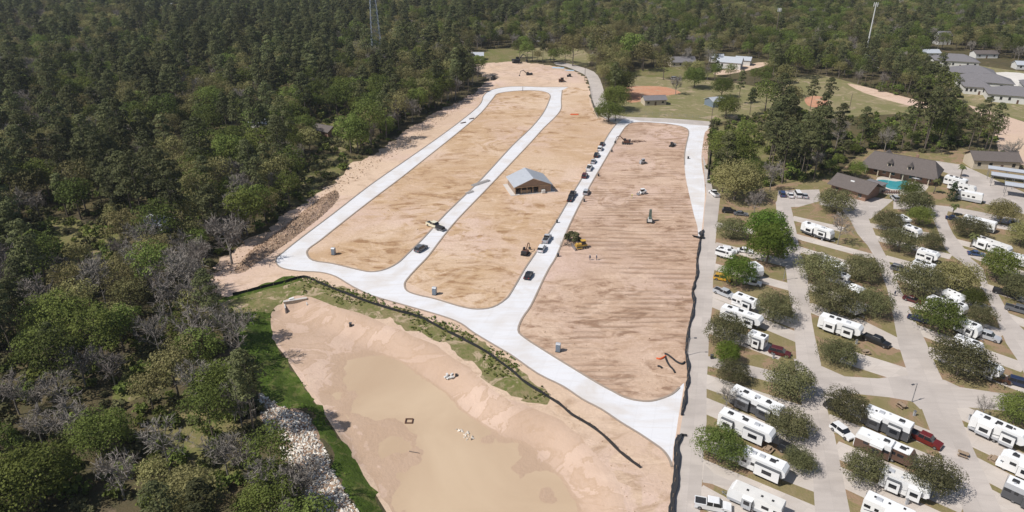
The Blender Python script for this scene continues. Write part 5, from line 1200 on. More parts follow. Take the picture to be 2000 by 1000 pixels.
# apartments
ga = 'grey roofed apartment blocks'
for (px, py, an, L, Wd, lab) in [(1862,128,-20,26,17,'grey hip roofed block farthest from the camera in the apartment row'), (1895,152,-25,24,18,'wide grey hip roofed block, second in the apartment row'), (1926,170,-25,24,17,'grey hip roofed block nearest the bright parking lot'),
    (1890,168,-20,14,11,'small grey hip roofed block on the west side of the apartment row'), (1903,181,-20,13,11,'small grey pavilion roofed block above the green lawn strip'), (1973,196,-25,24,17,'grey hip roofed block closest to the sand pit at the right edge'), (2040,180,-25,24,17,'grey hip roofed block just beyond the right picture edge')]:
    building(px, py, an, L, Wd, 4.2, 3.6, lab, 'apartment block', 'apartment_block', 'hip', 'wallw', 'gshingle', .7, 6, group=ga)
for (px, py, an, L, Wd, e_, r_, lab, kw) in [
    (1424,132,-25,16,11,4.2,3.0,'large white metal barn beside the pale drive beyond the ball field',dict(wall='wallw',rmat='galv',nwin=2)),
    (1451,126,-25,10,8,3.4,2.0,'small white roofed shed behind the large white metal barn',dict(wall='wallw',rmat='galv',nwin=1)),
    (1398,120,-10,9,8,3.2,2.0,'pale roofed shed among trees left of the white metal barn',dict(wall='wallw',rmat='galv',nwin=1)),
    (1330,128,5,17,10,3,3,'grey roofed house north of the clay infield',dict(rmat='gshingle',wall='stucco')),
    (1276,203,8,12,7,2.8,1.8,'grey roofed dugout shed in front of the orange clay infield',dict(rmat='gshingle',wall='stucco',nwin=3)),
    (1396,206,20,8,8,3,1.6,'dark walled shed with a pale roof at the east end of the ball field',dict(rmat='galv',wall='bluegrey',nwin=1)),
    (316,446,-25,8,6,2.6,1.6,'silver roofed shed hidden in the west wood',dict(rmat='galv',wall='wallw',nwin=2)),
    (1041,66,0,13,10,4,2.5,'white roofed far house near the top centre of the wood',dict(rmat='galv',wall='wallw',nwin=3)),
    (1045,80,0,10,8,3,2.0,'smaller white house just below the white roofed far house',dict(rmat='galv',wall='wallw',nwin=3)),
    (1300,14,0,16,12,5,3,'pale grey far house at the top edge of the picture',dict(rmat='gshingle',wall='wallw')),
    (325,18,10,16,10,4,3,'white far house among trees at the top left',dict(rmat='galv',wall='wallw')),
    (980,8,0,14,10,4,3,'white far house at the top edge above the cleared site',dict(rmat='galv',wall='wallw')),
    (220,243,10,12,8,3,2,'white roofed cabin hidden in the left wood',dict(rmat='galv',wall='wallw',nwin=2)),
    (814,128,0,10,7,3,2,'cream house hidden behind the golden tree at the wood edge',dict(rmat='gshingle',wall='wallw',nwin=2)),
    (932,116,0,9,7,3,2,'white roofed shed at the north west corner of the site',dict(rmat='galv',wall='wallw',nwin=1)),
    (1838,86,5,10,8,7,3,'tall white gabled house deep in the right wood',dict(rmat='gshingle',wall='wallw',nwin=2)),
    (1808,110,0,16,9,3,2,'long white roofed house west of the apartment row',dict(rmat='galv',wall='wallw',nwin=4)),
    (1770,122,0,10,8,3,2,'blue grey roofed house under the right hand pines',dict(rmat='gshingle',wall='bluegrey',nwin=3)),
    (1690,118,0,12,8,3,2,'pale roofed house half hidden below the tall white mast',dict(rmat='galv',wall='wallw',nwin=3)),
    (1660,112,0,10,8,3,2,'low pale shed left of the mast foot among pines',dict(rmat='galv',wall='wallw',nwin=3)),
    (1475,66,0,14,9,3,2.5,'pale far house in the right wood above the barn',dict(rmat='galv',wall='wallw',nwin=3)),
    (1920,112,0,16,8,3,2,'brown roofed far house on the road behind the apartments',dict(rmat='shingle',wall='wallw',nwin=3)),
    (1995,134,-10,10,8,3,2,'white roofed house at the right edge above the parking lot',dict(rmat='galv',wall='wallw',nwin=2)),
    (636,264,-30,10,7,2.8,2,'brown shed on the bare clearing at the wood edge',dict(rmat='shingle',wall='brick',nwin=2)),
    (512,248,-20,10,6,2.6,1.5,'small white trailer home inside the left wood',dict(rmat='galv',wall='wallw',nwin=3))]:
    kw = dict(kw); kw.setdefault('nwin', 4); building(px, py, an, L, Wd, e_, r_, lab, 'shed' if 'shed' in lab or 'barn' in lab else 'house', 'shed' if 'shed' in lab else ('barn' if 'barn' in lab else 'house'), **kw)

# swimming pool
def pool_mat():
    m, n, l, p = new_mat('turquoise_pool_water'); v = coords(n, l); c = mix(n, l, noise(n, l, v, .25, 3), (0.04, 0.26, 0.30), (0.07, 0.36, 0.39)); l.new(c, p.inputs['Base Color']); p.inputs['Roughness'].default_value = .08; bump(n, l, p, noise(n, l, v, 2.5, 2), .02); return m
M['pool'] = pool_mat()
q = smooth(Gs([(1712,352),(1728,351),(1750,354),(1768,352),(1776,360),(1766,370),(1744,371),(1728,366),(1722,359)]), 4)
m = MB(); m.add([(x, y, .06) for x, y in q], [tuple(range(len(q)))]); pw_ = m.build('pool_water', M['pool']); struct(pw_)
struct(ribbon(q, .5, 0, .14, True).build('pool_coping', M['lot']))
for i, (px, py) in enumerate([(1738,345),(1788,357)]):
    x, y = G(px, py); t = thing('parasol', ['cream parasol on the terrace between the clubhouse and pool', 'grey parasol at the east end of the pool'][i], 'parasol', (x, y, 0), 0); m = MB(); m.tube((0, 0, 0), (0, 0, 2.5), .04); m.build('pole', M['steel'], t)
    m = MB(); k = 8; m.add([(2.0 * math.cos(j * math.pi / 4), 2.0 * math.sin(j * math.pi / 4), 2.1) for j in range(k)] + [(0, 0, 2.8)], [(j, (j + 1) % k, k) for j in range(k)]); m.build('canopy', M[['stucco', 'lgrey'][i]], t)
for i in range(8):
    x, y = G(1723 + i * 4.5, 377); t = thing('sun_lounger', 'brown sun lounger in the row along the south side of the pool', 'lounger', (x, y, 0.0), R(60), 'loungers by the pool')
    m = MB(); m.box(-.9, .4, -.3, .3, .3, .38); m.build('seat', M['brown'], t); m = MB(); m.add([(.4, -.3, .35), (.95, -.3, .75), (.95, .3, .75), (.4, .3, .35), (.4, -.3, .27), (.95, -.3, .67), (.95, .3, .67), (.4, .3, .27)], [(0, 1, 2, 3), (7, 6, 5, 4), (0, 4, 5, 1), (1, 5, 6, 2), (2, 6, 7, 3)]); m.build('backrest', M['brown'], t)
    for a_ in (-.8, .3):
        for b_ in (-.25, .25): m = MB(); m.box(a_ - .03, a_ + .03, b_ - .03, b_ + .03, 0, .3); m.build('leg', M['black'], t)
# ------------------------------------------------------------------ site equipment
M['yellow'] = paint('machine_yellow', (0.55, 0.33, 0.06), .5); M['mgreen'] = paint('machine_green_grey', (0.10, 0.13, 0.11), .5); M['rust'] = plain('rusty_iron', (0.10, 0.045, 0.03), .9, 0, .3); M['orange'] = paint('safety_orange', (0.7, 0.12, 0.03), .6)
M['fabric'] = plain('black_silt_fabric', (0.018, 0.019, 0.022), .75, 0, .3, 1.5); M['bluepipe'] = paint('pale_blue_pipe', (0.35, 0.5, 0.62), .5); M['concp'] = plain('precast_concrete', (0.5, 0.47, 0.44), .9); M['wood'] = plain('weathered_stake', (0.30, 0.22, 0.15), .9)
def tracks(t, L, y, w=.45, h=.75):
    for s in (-1, 1):
        m = MB(); pr = [(-L / 2 + .2, 0), (L / 2 - .2, 0), (L / 2, .3), (L / 2 - .15, h), (-L / 2 + .15, h), (-L / 2, .3)]; m.prism(pr, s * y - w / 2, s * y + w / 2); o = m.build('track', M['rubber'], t)
        for k in range(4): q = MB(); xx = -L / 2 + .45 + k * (L - .9) / 3; q.tube((xx, s * y - w / 2 - .02, .3), (xx, s * y + w / 2 + .02, .3), .22, .22, 8); q.build('roller', M['steel'], o)
def dozer(px, py, ang, label, col='yellow', sc_=1.0):
    x, y = G(px, py); t = thing('bulldozer', label, 'bulldozer', (x, y, 0), R(ang)); t.scale = (sc_,) * 3; tracks(t, 3.4, .95)
    m = MB(); m.box(-.2, 1.9, -.62, .62, .5, 1.55, taper=.06); m.box(-1.6, -.2, -.7, .7, .5, 1.2); m.build('body', M[col], t)
    m = MB(); m.box(-1.1, .2, -.6, .6, 1.2, 2.4, taper=.08); c = m.build('cab', M['glass'], t); m = MB(); m.box(-1.2, .3, -.72, .72, 2.4, 2.5); m.build('roof', M[col], c)
    m = MB(); m.prism([(2.5, .05), (2.75, .1), (2.62, .6), (2.8, 1.2), (2.6, 1.2), (2.42, .6)], -1.6, 1.6); m.build('blade', M['steel'], t)
    for s in (-1, 1): m = MB(); m.tube((.2, s * 1.3, .55), (2.45, s * 1.3, .4), .09); m.build('blade_arm', M[col], t)
    m = MB(); m.tube((1.2, .3, 1.5), (1.2, .3, 2.2), .06); m.build('exhaust', M['black'], t)
def loader(px, py, ang, label, col='white', sc_=1.0):
    x, y = G(px, py); t = thing('skid_steer_loader', label, 'loader', (x, y, 0), R(ang)); t.scale = (sc_,) * 3
    m = MB(); m.box(-1.3, .9, -.55, .55, .3, 1.1, taper=.05); m.box(-1.3, -.4, -.55, .55, 1.1, 1.45); m.build('body', M[col], t)
    m = MB(); m.box(-.5, .8, -.45, .45, 1.1, 2.0, taper=.06); c = m.build('cab', M['glass'], t); m = MB(); m.box(-.6, .85, -.52, .52, 2.0, 2.08); m.build('roof', M[col], c)
    for s in (-1, 1):
        m = MB(); m.tube((-1.2, s * .7, 1.5), (1.2, s * .7, .9), .09); m.tube((1.2, s * .7, .9), (1.6, s * .7, .3), .09); m.build('lift_arm', M[col], t)
        for xx in (-.8, .6): wheel(t, xx, s * .72, .38, .3)
    m = MB(); m.prism([(1.6, .05), (2.3, .05), (2.1, .15), (1.75, .2), (1.7, .6), (1.6, .6)], -.9, .9); m.build('bucket', M['steel'], t)
def excavator(px, py, ang, label, col='rust', sc_=1.0):
    x, y = G(px, py); t = thing('excavator', label, 'excavator', (x, y, 0), R(ang)); t.scale = (sc_,) * 3; tracks(t, 3.8, 1.2, .55)
    m = MB(); m.box(-2.1, 1.1, -1.2, 1.2, .9, 2.0, taper=.08); m.build('body', M[col], t)
    m = MB(); m.box(-.1, 1.2, .35, 1.15, 2.0, 2.9, taper=.06); m.build('cab', M['glass'], t); m = MB(); m.box(-2.3, -1.5, -1.15, 1.15, .95, 2.15); m.build('counterweight', M['black'], t)
    m = MB(); m.tube((.8, -.1, 1.7), (3.0, -.1, 3.9), .24, .2, 6); m.tube((3.0, -.1, 3.9), (4.6, -.1, 3.3), .2, .16, 6); m.build('boom', M[col], t)
    m = MB(); m.tube((4.6, -.1, 3.3), (5.2, -.1, 1.2), .15, .12, 6); m.build('dipper_arm', M[col], t); m = MB(); m.prism([(5.0, 1.2), (5.5, 1.1), (5.7, .5), (5.2, .2), (4.8, .5)], -.55, .35); m.build('bucket', M['black'], t)
dozer(1136, 484, 196, 'yellow bulldozer pushing towards a cleared bush beside the third street'); dozer(1312, 286, 60, 'small black bulldozer at the top right of the ridged field', 'black', .8)
loader(1255, 379, 200, 'white skid loader working on the ridged field, north of the green grey machine'); loader(1255, 320, 30, 'grey skid loader farther up the ridged field', 'lgrey')
loader(964, 157, 60, 'black machine at the wood edge by the top left bend of the street', 'black', 1.5); loader(1097, 161, 10, 'dark red machine on the far dirt beside the top street corner', 'maroon' if 'maroon' in M else 'rust', 1.4)
excavator(1026, 497, 70, 'brown black mini excavator on the plot beside the white street', 'rust', .72); excavator(1222, 281, 170, 'dark excavator in the scrap heap at the top of the ridged field', 'rust', .9)
excavator(1010, 124, 30, 'big dark excavator with a raised boom at the far end of the site', 'black', 1.5)
excavator(1032, 150, 190, 'black low excavator on the far dirt mound', 'black', 1.1); loader(1112, 152, 0, 'small dark machine on the far right of the dirt mound', 'black', 1.2)
# drill rig like machine on the ridged field
x, y = G(1269, 434); t = thing('trencher', 'upright green grey trencher machine with a white base in the middle of the ridged field', 'machine', (x, y, 0), R(80)); tracks(t, 2.6, .8)
m = MB(); m.box(-1.3, 1.0, -.7, .7, .6, 1.5, taper=.05); m.build('body', M['offwhite'], t); m = MB(); m.box(.2, 1.2, -.5, .5, 1.5, 4.2, taper=.1); m.build('mast', M['mgreen'], t); m = MB(); m.box(-1.2, -.2, -.5, .5, 1.5, 2.1); m.build('engine_hood', M['mgreen'], t); m = MB(); m.tube((1.4, 0, .3), (.7, 0, 3.9), .1); m.build('chain_arm', M['steel'], t)
# cabinets (grey green utility boxes) on plots
for px, py, lab in [(652, 497, 'grey portable toilet at the lower left corner of the first plot'), (849, 575, 'grey portable toilet at the lower corner of the middle plot'), (1090, 686, 'grey green utility cabinet with pipes at the lower corner of the ridged field')]:
    x, y = G(px, py); t = thing('portable_toilet', lab, 'portable toilet', (x, y, .02), R(74), 'cabins at the plot corners'); m = MB(); m.box(-.6, .6, -.6, .6, .1, 2.1); m.build('cabin', M['bluegrey'], t); t.scale = (.85, .85, .95)
    m = MB(); m.prism([(-.66, 2.1), (.66, 2.1), (.3, 2.35), (-.3, 2.35)], -.66, .66); m.build('roof', M['lgrey'], t); m = MB(); m.box(-.4, .4, -.64, -.603, .15, 1.95); m.build('door', M['lgrey'], t); m = MB(); m.box(-.7, .7, -.7, .7, 0, .1); m.build('skid', M['black'], t)
# truck with flat bed on the middle street
tk = car('crewcab', 'cream', 848, 440, -40, 'cream pickup turned across the middle street with a trailer behind it')
x, y = G(860, 449); t = thing('flatbed_trailer', 'dark loaded trailer behind the cream pickup on the middle street', 'trailer', (x, y, 0), R(-40))
m = MB(); m.box(-1.9, 1.9, -1, 1, .5, .62); m.build('deck', M['steel'], t); m = MB(); m.box(-1.6, 1.5, -.8, .8, .63, 1.3, taper=.1); m.build('load', M['black'], t)
for s in (-1, 1): wheel(t, -.3, s * 1.0, .32)
m = MB(); m.tube((-1.9, .0, .5), (-3, 0, .45), .06); m.build('hitch', M['steel'], t)
# stacks of timber forms and pipe beside the middle street
for px, py, an, L, n_, mat, lab in [(938, 358, 46, 9, 6, 'concp', 'long bundle of grey form boards lying along the middle street'), (917, 376, 46, 3.5, 5, 'concp', 'short pile of grey boards at the near end of the long bundle'), (905, 240, 40, 3, 3, 'rust', 'dark steel pieces lying at the edge of the left street'), (921, 232, 40, 3, 3, 'rust', 'second small dark pile on the edge of the left street, farther up'), (1090, 133, -10, 8, 9, 'bluepipe', 'pale blue pipes stacked behind the far dirt mound'), (1112, 138, -10, 6, 6, 'bluepipe', 'short blue white pipes right of the long blue stack'), (1122, 224, 0, 4, 4, 'orange', 'bright orange red barriers lying on the dirt near the access road bend'), (1375, 205, 0, .5, 1, 'concp', 'pale concrete block by the dark walled shed')]:
    x, y = G(px, py); t = thing('material_pile', lab, 'building materials', (x, y, 0), R(an))
    for i in range(n_): m = MB(); m.tube((-L / 2 + rng.uniform(-.3, .3), (i - n_ / 2) * .28, .16 + .12 * (i % 2)), (L / 2 + rng.uniform(-.3, .3), (i - n_ / 2) * .28 + rng.uniform(-.1, .1), .16 + .12 * (i % 2)), .13, .13, 6); m.build('pole' if mat != 'bluepipe' else 'pipe', M[mat], t)
# brush pile next to the dozer
x, y = G(1118, 470); t = tree('s', 1, x, y, 1.7, .3, 'uprooted green bush on the dirt in front of the yellow bulldozer', name='uprooted_bush')
x, y = G(1108, 478); m = MB()
for i in range(40):
    a = rng.uniform(0, 6.28); c = Vector((rng.gauss(0, .9), rng.gauss(0, .8), .1)); m.tube(c, c + Vector((math.cos(a) * 1.2, math.sin(a) * 1.2, rng.uniform(0, .7))), .07, .03, 3)
tag(m.build('branch_heap', M['bark'], None, (x, y, 0)), 'brown heap of torn branches left of the uprooted bush', 'branches', None, 'stuff')
x, y = G(1236, 277); m = MB()
for i in range(50):
    a = rng.uniform(0, 6.28); c = Vector((rng.gauss(0, 2.4), rng.gauss(0, .9), .1)); m.tube(c, c + Vector((math.cos(a) * 1.5, math.sin(a) * 1.5, rng.uniform(0, .9))), .09, .04, 3)
tag(m.build('scrap_heap', M['rust'], None, (x, y, 0)), 'dark scrap heap beside the excavator at the top of the ridged field', 'scrap')
# conduits at the bottom right of the ridged field
for px, py, mat, lab, pts_ in [(1306, 700, 'fabric', 'thick black hose looped on the dirt near the silt fence', [(1298,692),(1304,694),(1312,700),(1322,708),(1332,712),(1337,708)]), (1306, 715, 'fabric', 'dark violet hose running down the dirt below the loop', [(1299,698),(1303,708),(1308,716),(1314,722),(1318,729)]), (1290, 700, 'orange', 'orange conduit lying at the end of the black hose', [(1282,701),(1289,702),(1296,699),(1300,696)]), (1288, 715, 'fabric', 'small dark strap lying left of the hoses', [(1284,716),(1289,717),(1293,720)])]:
    q = smooth(Gs(pts_), 4, False); m = MB()
    for a, b in zip(q[:-1], q[1:]): m.tube((a[0], a[1], .2), (b[0], b[1], .2), .22 if mat == 'fabric' else .2, None, 6, 0, True)
    tag(m.build('hose', M[mat]), lab, 'hose')
# silt fences
def silt(pts_, h, lean, label, wav=0.3, name='silt_fence', mat='fabric', flat=0.0, posts=True):
    q = smooth(Gs(pts_), 6, False); t = thing(name, label, 'fence', (q[0][0], q[0][1], 0)); ox, oy = q[0]; m = MB(); vs = []; n = len(q)
    for i, (x, y) in enumerate(q):
        a = Vector(q[max(0, i - 1)]); b = Vector(q[min(n - 1, i + 1)]); d_ = (b - a).normalized(); nr = Vector((-d_.y, d_.x)); w = wav * math.sin(i * .8) + wav * .35 * rng.uniform(-1, 1)
        p = Vector((x, y)); z = hz(x, y); tp = p + nr * (lean + w); lo = p - nr * (flat * (0.6 + .8 * rng.random()))
        vs += [(lo.x - ox, lo.y - oy, z + .05), (p.x - ox, p.y - oy, z + .03 + (0.15 if flat else 0)), (tp.x - ox, tp.y - oy, z + h * rng.uniform(.85, 1.05)), (tp.x + nr.x * .03 - ox, tp.y + nr.y * .03 - oy, z + h * .8), (p.x + nr.x * .12 - ox, p.y + nr.y * .12 - oy, z)]
    fs = []
    for i in range(n - 1):
        a = 5 * i; b = a + 5
        for k in range(4): fs.append((a + k, b + k, b + k + 1, a + k + 1))
    m.add(vs, fs); m.build('fabric_sheet', M[mat], t)
    if posts:
        L = 0
        for i in range(1, n):
            L += math.hypot(q[i][0] - q[i - 1][0], q[i][1] - q[i - 1][1])
            if L > 3.0: L = 0; s = MB(); s.box(-.04, .04, -.04, .04, 0, h + .25); s.build('stake', M['wood'], t, (q[i][0] - ox + .1, q[i][1] - oy + .1, hz(*q[i])))
silt([(455,578),(500,566),(550,554),(594,543),(625,555),(655,567),(712,589),(762,605),(820,622),(875,650),(937,682),(967,702),(1000,727),(1027,750),(1070,777),(1097,795),(1115,811),(1147,830),(1175,850),(1205,880),(1225,897),(1250,915)], .85, .05, 'thin black silt fence running along the weedy bank above the muddy pond', .06)
silt([(1372,450),(1367,470),(1362,500),(1360,537),(1355,557),(1352,572),(1355,595),(1350,620),(1342,655),(1340,695),(1344,725),(1341,752),(1336,782),(1331,812)], .65, .28, 'sagging black silt fence between the ridged field and the park lane', .20, flat=.2)
silt([(1326,850),(1320,875),(1320,912),(1316,950),(1310,1000),(1306,1060)], .8, .5, 'sagging black silt fence at the bottom of the lane, south of the white street end', .16, flat=.35)
silt([(1391,247),(1388,270),(1386,300),(1383,330),(1381,350)], 1.6, .1, 'black screened fence beside the dark trees at the top of the lane', .1)
silt([(1365,455),(1372,462),(1366,466),(1355,462)], .8, .5, 'crumpled heap of black fabric at the upper end of the sagging fence', .5, name='fabric_heap', posts=False, flat=.5)
silt([(1331,852),(1342,853)], .5, .2, 'short black fabric flap sticking out over the lane', .1, name='fabric_flap', posts=False)
# poles and lamps
M['poleg'] = plain('grey_metal_pole', (0.30, 0.30, 0.31), .6, .3); M['polew'] = plain('brown_timber_pole', (0.13, 0.10, 0.08), .9)
def lamp(px, py, h, label, arm=1.2, ang=0):
    x, y = G(px, py); t = thing('street_lamp', label, 'lamp post', (x, y, 0), R(ang)); m = MB(); m.tube((0, 0, 0), (0, 0, h), .1, .06, 6); m.build('pole', M['poleg'], t); m = MB(); m.tube((0, 0, h), (arm, 0, h + .1), .05); m.build('arm', M['poleg'], t); m = MB(); m.box(arm - .1, arm + .5, -.15, .15, h, h + .16); m.build('lamp_head', M['dgrey'], t)
lamp(1342, 694, 4.6, 'lamp post at the silt fence whose shadow crosses the park lane'); lamp(1781, 785, 4.6, 'lamp post at the tip of the lawn above the crossroads', 1.0, 200); lamp(1530, 548, 4.6, 'short lamp post on the second road beside the dark green oak', .5)
def upole(px, py, h, label, cross=True):
    x, y = G(px, py); t = thing('utility_pole', label, 'utility pole', (x, y, 0), R(10)); m = MB(); m.tube((0, 0, 0), (0, 0, h), .17, .12, 6); m.build('post', M['polew'], t)
    if cross: m = MB(); m.box(-1.2, 1.2, -.07, .07, h - .8, h - .65); m.build('crossarm', M['polew'], t)
upole(1388, 246, 9, 'utility pole at the corner of the top street and the lane'); upole(1202, 237, 7, 'thin pole where the access road meets the third street', False); upole(1383, 332, 8, 'utility pole beside the black screened fence'); upole(1659, 212, 8, 'dark pole on the ball field beside the lone pines', False); upole(1142, 158, 9, 'pole at the top of the site by the access road bend'); upole(1021, 178, 2.5, 'dark post standing in the top street', False)
# stumps, survey posts, drain bits
for px, py, lab in [(1195, 297, 'dark survey post beside the third street, level with the far cars'), (1169, 344, 'dark survey post beside the third street, level with the dark red car'), (1088, 435, 'black bin beside the third street north of the silver pickup'), (1090, 501, 'black bin on the field edge just south of the yellow bulldozer'), (1344, 310, 'small dark marker on the white right hand street'), (1141, 394, 'small marker on the field edge below the silver car'), (684, 630, 'dark drain stub at the foot of the pond bank'), (1390, 700, 'small valve box on the lane edge below the lamp post')]:
    x, y = G(px, py); t = thing('site_marker', lab, 'marker', (x, y, hz(x, y))); m = MB(); m.box(-.3, .3, -.3, .3, 0, .9, taper=.05); m.build('bin_body', M['black'], t); m = MB(); m.box(-.34, .34, -.34, .34, .902, 1.0); m.build('lid', M['dgrey'], t)
# outfall headwall of the pond and pump
x, y = G(577, 590, -.4); t = thing('outfall_headwall', 'grey brown concrete headwall at the top corner of the muddy pond', 'headwall', (x, y, 0), R(20)); m = MB(); m.box(-2.9, 2.9, -.3, .3, -2.3, .25); m.build('wall', M['stucco'], t); m = MB(); m.box(-3.0, 3.0, -.38, .38, .252, .4); m.build('coping', M['slab'], t)
for s in (-1, 1): m = MB(); m.box(s * 2.75 - .15, s * 2.75 + .15, -2.6, -.305, -2.3, -.3); m.build('wing_wall', M['concp'], t)
m = MB(); m.tube((0, -.5, -1.7), (0, -.31, -1.7), .6, .6, 14); m.build('pipe_mouth', M['black'], t)
x, y = G(572, 600, -2); t = thing('water_pump', 'small white pump at the foot of the headwall', 'pump', (x, y, hz(x, y)), R(30)); m = MB(); m.box(-.7, .7, -.4, .4, .35, 1.1, taper=.08); m.build('housing', M['white'], t); m = MB(); m.tube((.7, 0, .6), (1.7, -.4, .1), .12); m.build('suction_hose', M['white'], t)
for s in (-1, 1): wheel(t, 0, s * .5, .3, .15)
x, y = G(881, 740, -1.5); t = thing('sandbag_pile', 'pile of white sandbags and a small pump on the pond slope', 'sandbags', (x, y, hz(x, y)))
for i in range(9): m = MB(); m.box(-.4, .4, -.25, .25, 0, .24, taper=.08); m.build('bag', M['offwhite'], t, (rng.uniform(-1.2, 1.0), rng.uniform(-.6, .6), .22 * (i % 3) - .02), rng.uniform(0, 3))
m = MB(); m.box(.9, 1.5, -.3, .3, 0, .9, taper=.05); m.build('pump', M['black'], t)
x, y = G(799, 823, WATER_Z); t = thing('floating_frame', 'small dark square frame floating in the middle of the pond', 'frame', (x, y, WATER_Z)); 
for a_, b_, c_, d_ in ((-.8, .8, -.75, -.55), (-.8, .8, .55, .75), (-.8, -.6, -.545, .545), (.6, .8, -.545, .545)): m = MB(); m.box(a_, b_, c_, d_, -.05, .22); m.build('beam', M['rust'], t)
x, y = G(809, 884, WATER_Z); m = MB(); m.tube((-1, .3, .05), (1, -.25, .1), .12, .08, 6); tag(m.build('driftwood_log', M['bark'], None, (x, y, WATER_Z)), 'short dark log floating below the square frame in the pond', 'log')
# rip-rap: thousands of pale stones
def stones(poly, step, smin, smax, mat, name, label, dens=1.0, zoff=0.0):
    a = np.array(poly); X, Y = np.meshgrid(np.arange(a[:, 0].min(), a[:, 0].max(), step), np.arange(a[:, 1].min(), a[:, 1].max(), step)); X = X.ravel() + nrng.uniform(-.5, .5, X.size) * step; Y = Y.ravel() + nrng.uniform(-.5, .5, Y.size) * step
    k = inside(X, Y, poly) & (nrng.rand(X.size) < dens); X = X[k]; Y = Y[k]; H_ = height(X, Y); N = len(X)
    base = np.array([(1, 0, 0), (0, 1, 0), (-1, 0, 0), (0, -1, 0), (0, 0, 1), (0, 0, -1)], float); S = nrng.uniform(smin, smax, (N, 1, 1)) * nrng.uniform(.6, 1.3, (N, 1, 3)); V = base[None] * S + nrng.normal(size=(N, 6, 3)) * S * .22
    an = nrng.uniform(0, 6.28, N); c, s = np.cos(an)[:, None], np.sin(an)[:, None]; x2 = V[..., 0] * c - V[..., 1] * s + X[:, None]; y2 = V[..., 0] * s + V[..., 1] * c + Y[:, None]; z2 = V[..., 2] + H_[:, None] + zoff + nrng.uniform(-.1, .25, (N, 1)) * smax
    vs = np.stack([x2, y2, z2], -1).reshape(-1, 3); t8 = np.array([(0, 1, 4), (1, 2, 4), (2, 3, 4), (3, 0, 4), (1, 0, 5), (2, 1, 5), (3, 2, 5), (0, 3, 5)]); fs = (t8[None] + (np.arange(N) * 6)[:, None, None]).reshape(-1, 3)
    me = bpy.data.meshes.new(name); me.from_pydata(vs.tolist(), [], fs.tolist()); me.materials.append(M[mat]); at = me.attributes.new('tint', 'FLOAT', 'FACE'); at.data.foreach_set('value', np.repeat(nrng.rand(N), 8).astype(float)); me.update(); o = bpy.data.objects.new(name, me); COL.objects.link(o); tag(o, label, 'stones', None, 'stuff'); return o
def tint_mat(name, a, b, rough=.9):
    m, n, l, p = new_mat(name); at = n.new('ShaderNodeAttribute'); at.attribute_name = 'tint'; l.new(mix(n, l, at.outputs['Fac'], a, b), p.inputs['Base Color']); p.inputs['Roughness'].default_value = rough; p.inputs['Specular IOR Level'].default_value = .2; return m
M['limestone'] = tint_mat('pale_limestone_rubble', (0.50, 0.455, 0.39), (0.82, 0.77, 0.69)); M['clod'] = tint_mat('dirt_clods', (0.30, 0.20, 0.13), (0.55, 0.41, 0.29))
stones(W(RIPRAP), .5, .16, .42, 'limestone', 'riprap_stones', 'pale broken limestone rubble spread on the bank below the wood')
rb = W([(890,838),(905,836),(925,852),(922,862),(905,862),(893,850)]); stones([(x, y) for x, y in Gs([(890,838),(905,836),(925,852),(922,862),(905,862),(893,850)], WATER_Z)], .55, .15, .4, 'limestone', 'pond_rubble', 'pale rubble breaking the surface of the muddy pond', .8, .12)
stones(spoilW, .55, .12, .4, 'clod', 'spoil_clods', 'brown clods and roots covering the rough spoil heap', .8)
stones(W([(415,540),(440,500),(480,470),(520,452),(590,405),(640,368),(690,322),(740,300),(800,252),(850,222),(930,180),(940,190),(870,232),(780,300),(700,350),(640,395),(560,440),(480,500),(440,545)]), 1.0, .1, .4, 'clod', 'edge_clods', 'clods of dirt strewn along the wood edge of the site', .45)
for nm, pl, st_, dn in (('field_clods', [(1225,250),(1335,255),(1335,400),(1355,520),(1335,740),(1260,775),(1030,650),(1130,420)], 1.7, .3), ('plot_clods', [(610,500),(880,270),(980,185),(1060,190),(1000,280),(860,420),(770,520)], 1.9, .22), ('plot_clods', [(800,550),(1000,320),(1100,210),(1180,255),(1110,375),(1030,500),(960,595)], 1.9, .22), ('pond_side_clods', [(1070,790),(1180,830),(1300,930),(1300,1090),(1230,1090),(1220,960),(1150,870)], 1.2, .3)):
    stones(Gs(pl), st_, .06, .2, 'clod', nm, {'field_clods': 'small clods scattered over the ridged field', 'plot_clods': 'small clods scattered over a bare building plot', 'pond_side_clods': 'small clods scattered on the dirt beside the pond'}[nm], dn)
# weeds on banks: tufts
def tufts(poly, step, size, mat, name, label, dens=1.0, sd=3, thr=0.0):
    a = np.array(poly); X, Y = np.meshgrid(np.arange(a[:, 0].min(), a[:, 0].max(), step), np.arange(a[:, 1].min(), a[:, 1].max(), step)); X = X.ravel() + nrng.uniform(-.5, .5, X.size) * step; Y = Y.ravel() + nrng.uniform(-.5, .5, Y.size) * step
    k = inside(X, Y, poly) & (nrng.rand(X.size) < dens) & (fbm(X, Y, .12, sd) > thr); X = X[k]; Y = Y[k]; Z = height(X, Y); N = len(X); rs = nrng
    bl = [((x, y, z + .1), (size * .5, size * .5, size * .35), 3, float(rs.rand())) for x, y, z in zip(X, Y, Z)]
    if not bl: return
    q, f, T = cards(bl, size * .7, rs, 1.0, .6); me = leaf_mesh(name, q, f, T, [M[mat]]); o = bpy.data.objects.new(name, me); COL.objects.link(o); tag(o, label, 'weeds', None, 'stuff')
tufts(W(WEEDS), .9, .7, 'weedleaf' if 'weedleaf' in M else 'broad', 'bank_weeds', 'clumps of green weeds on the mottled bank above the pond', .8, 4, .50)
tufts(W(GREEN), .9, .55, 'elm', 'bank_grass_tufts', 'tufts of bright grass on the green bank', .6, 6, .45)
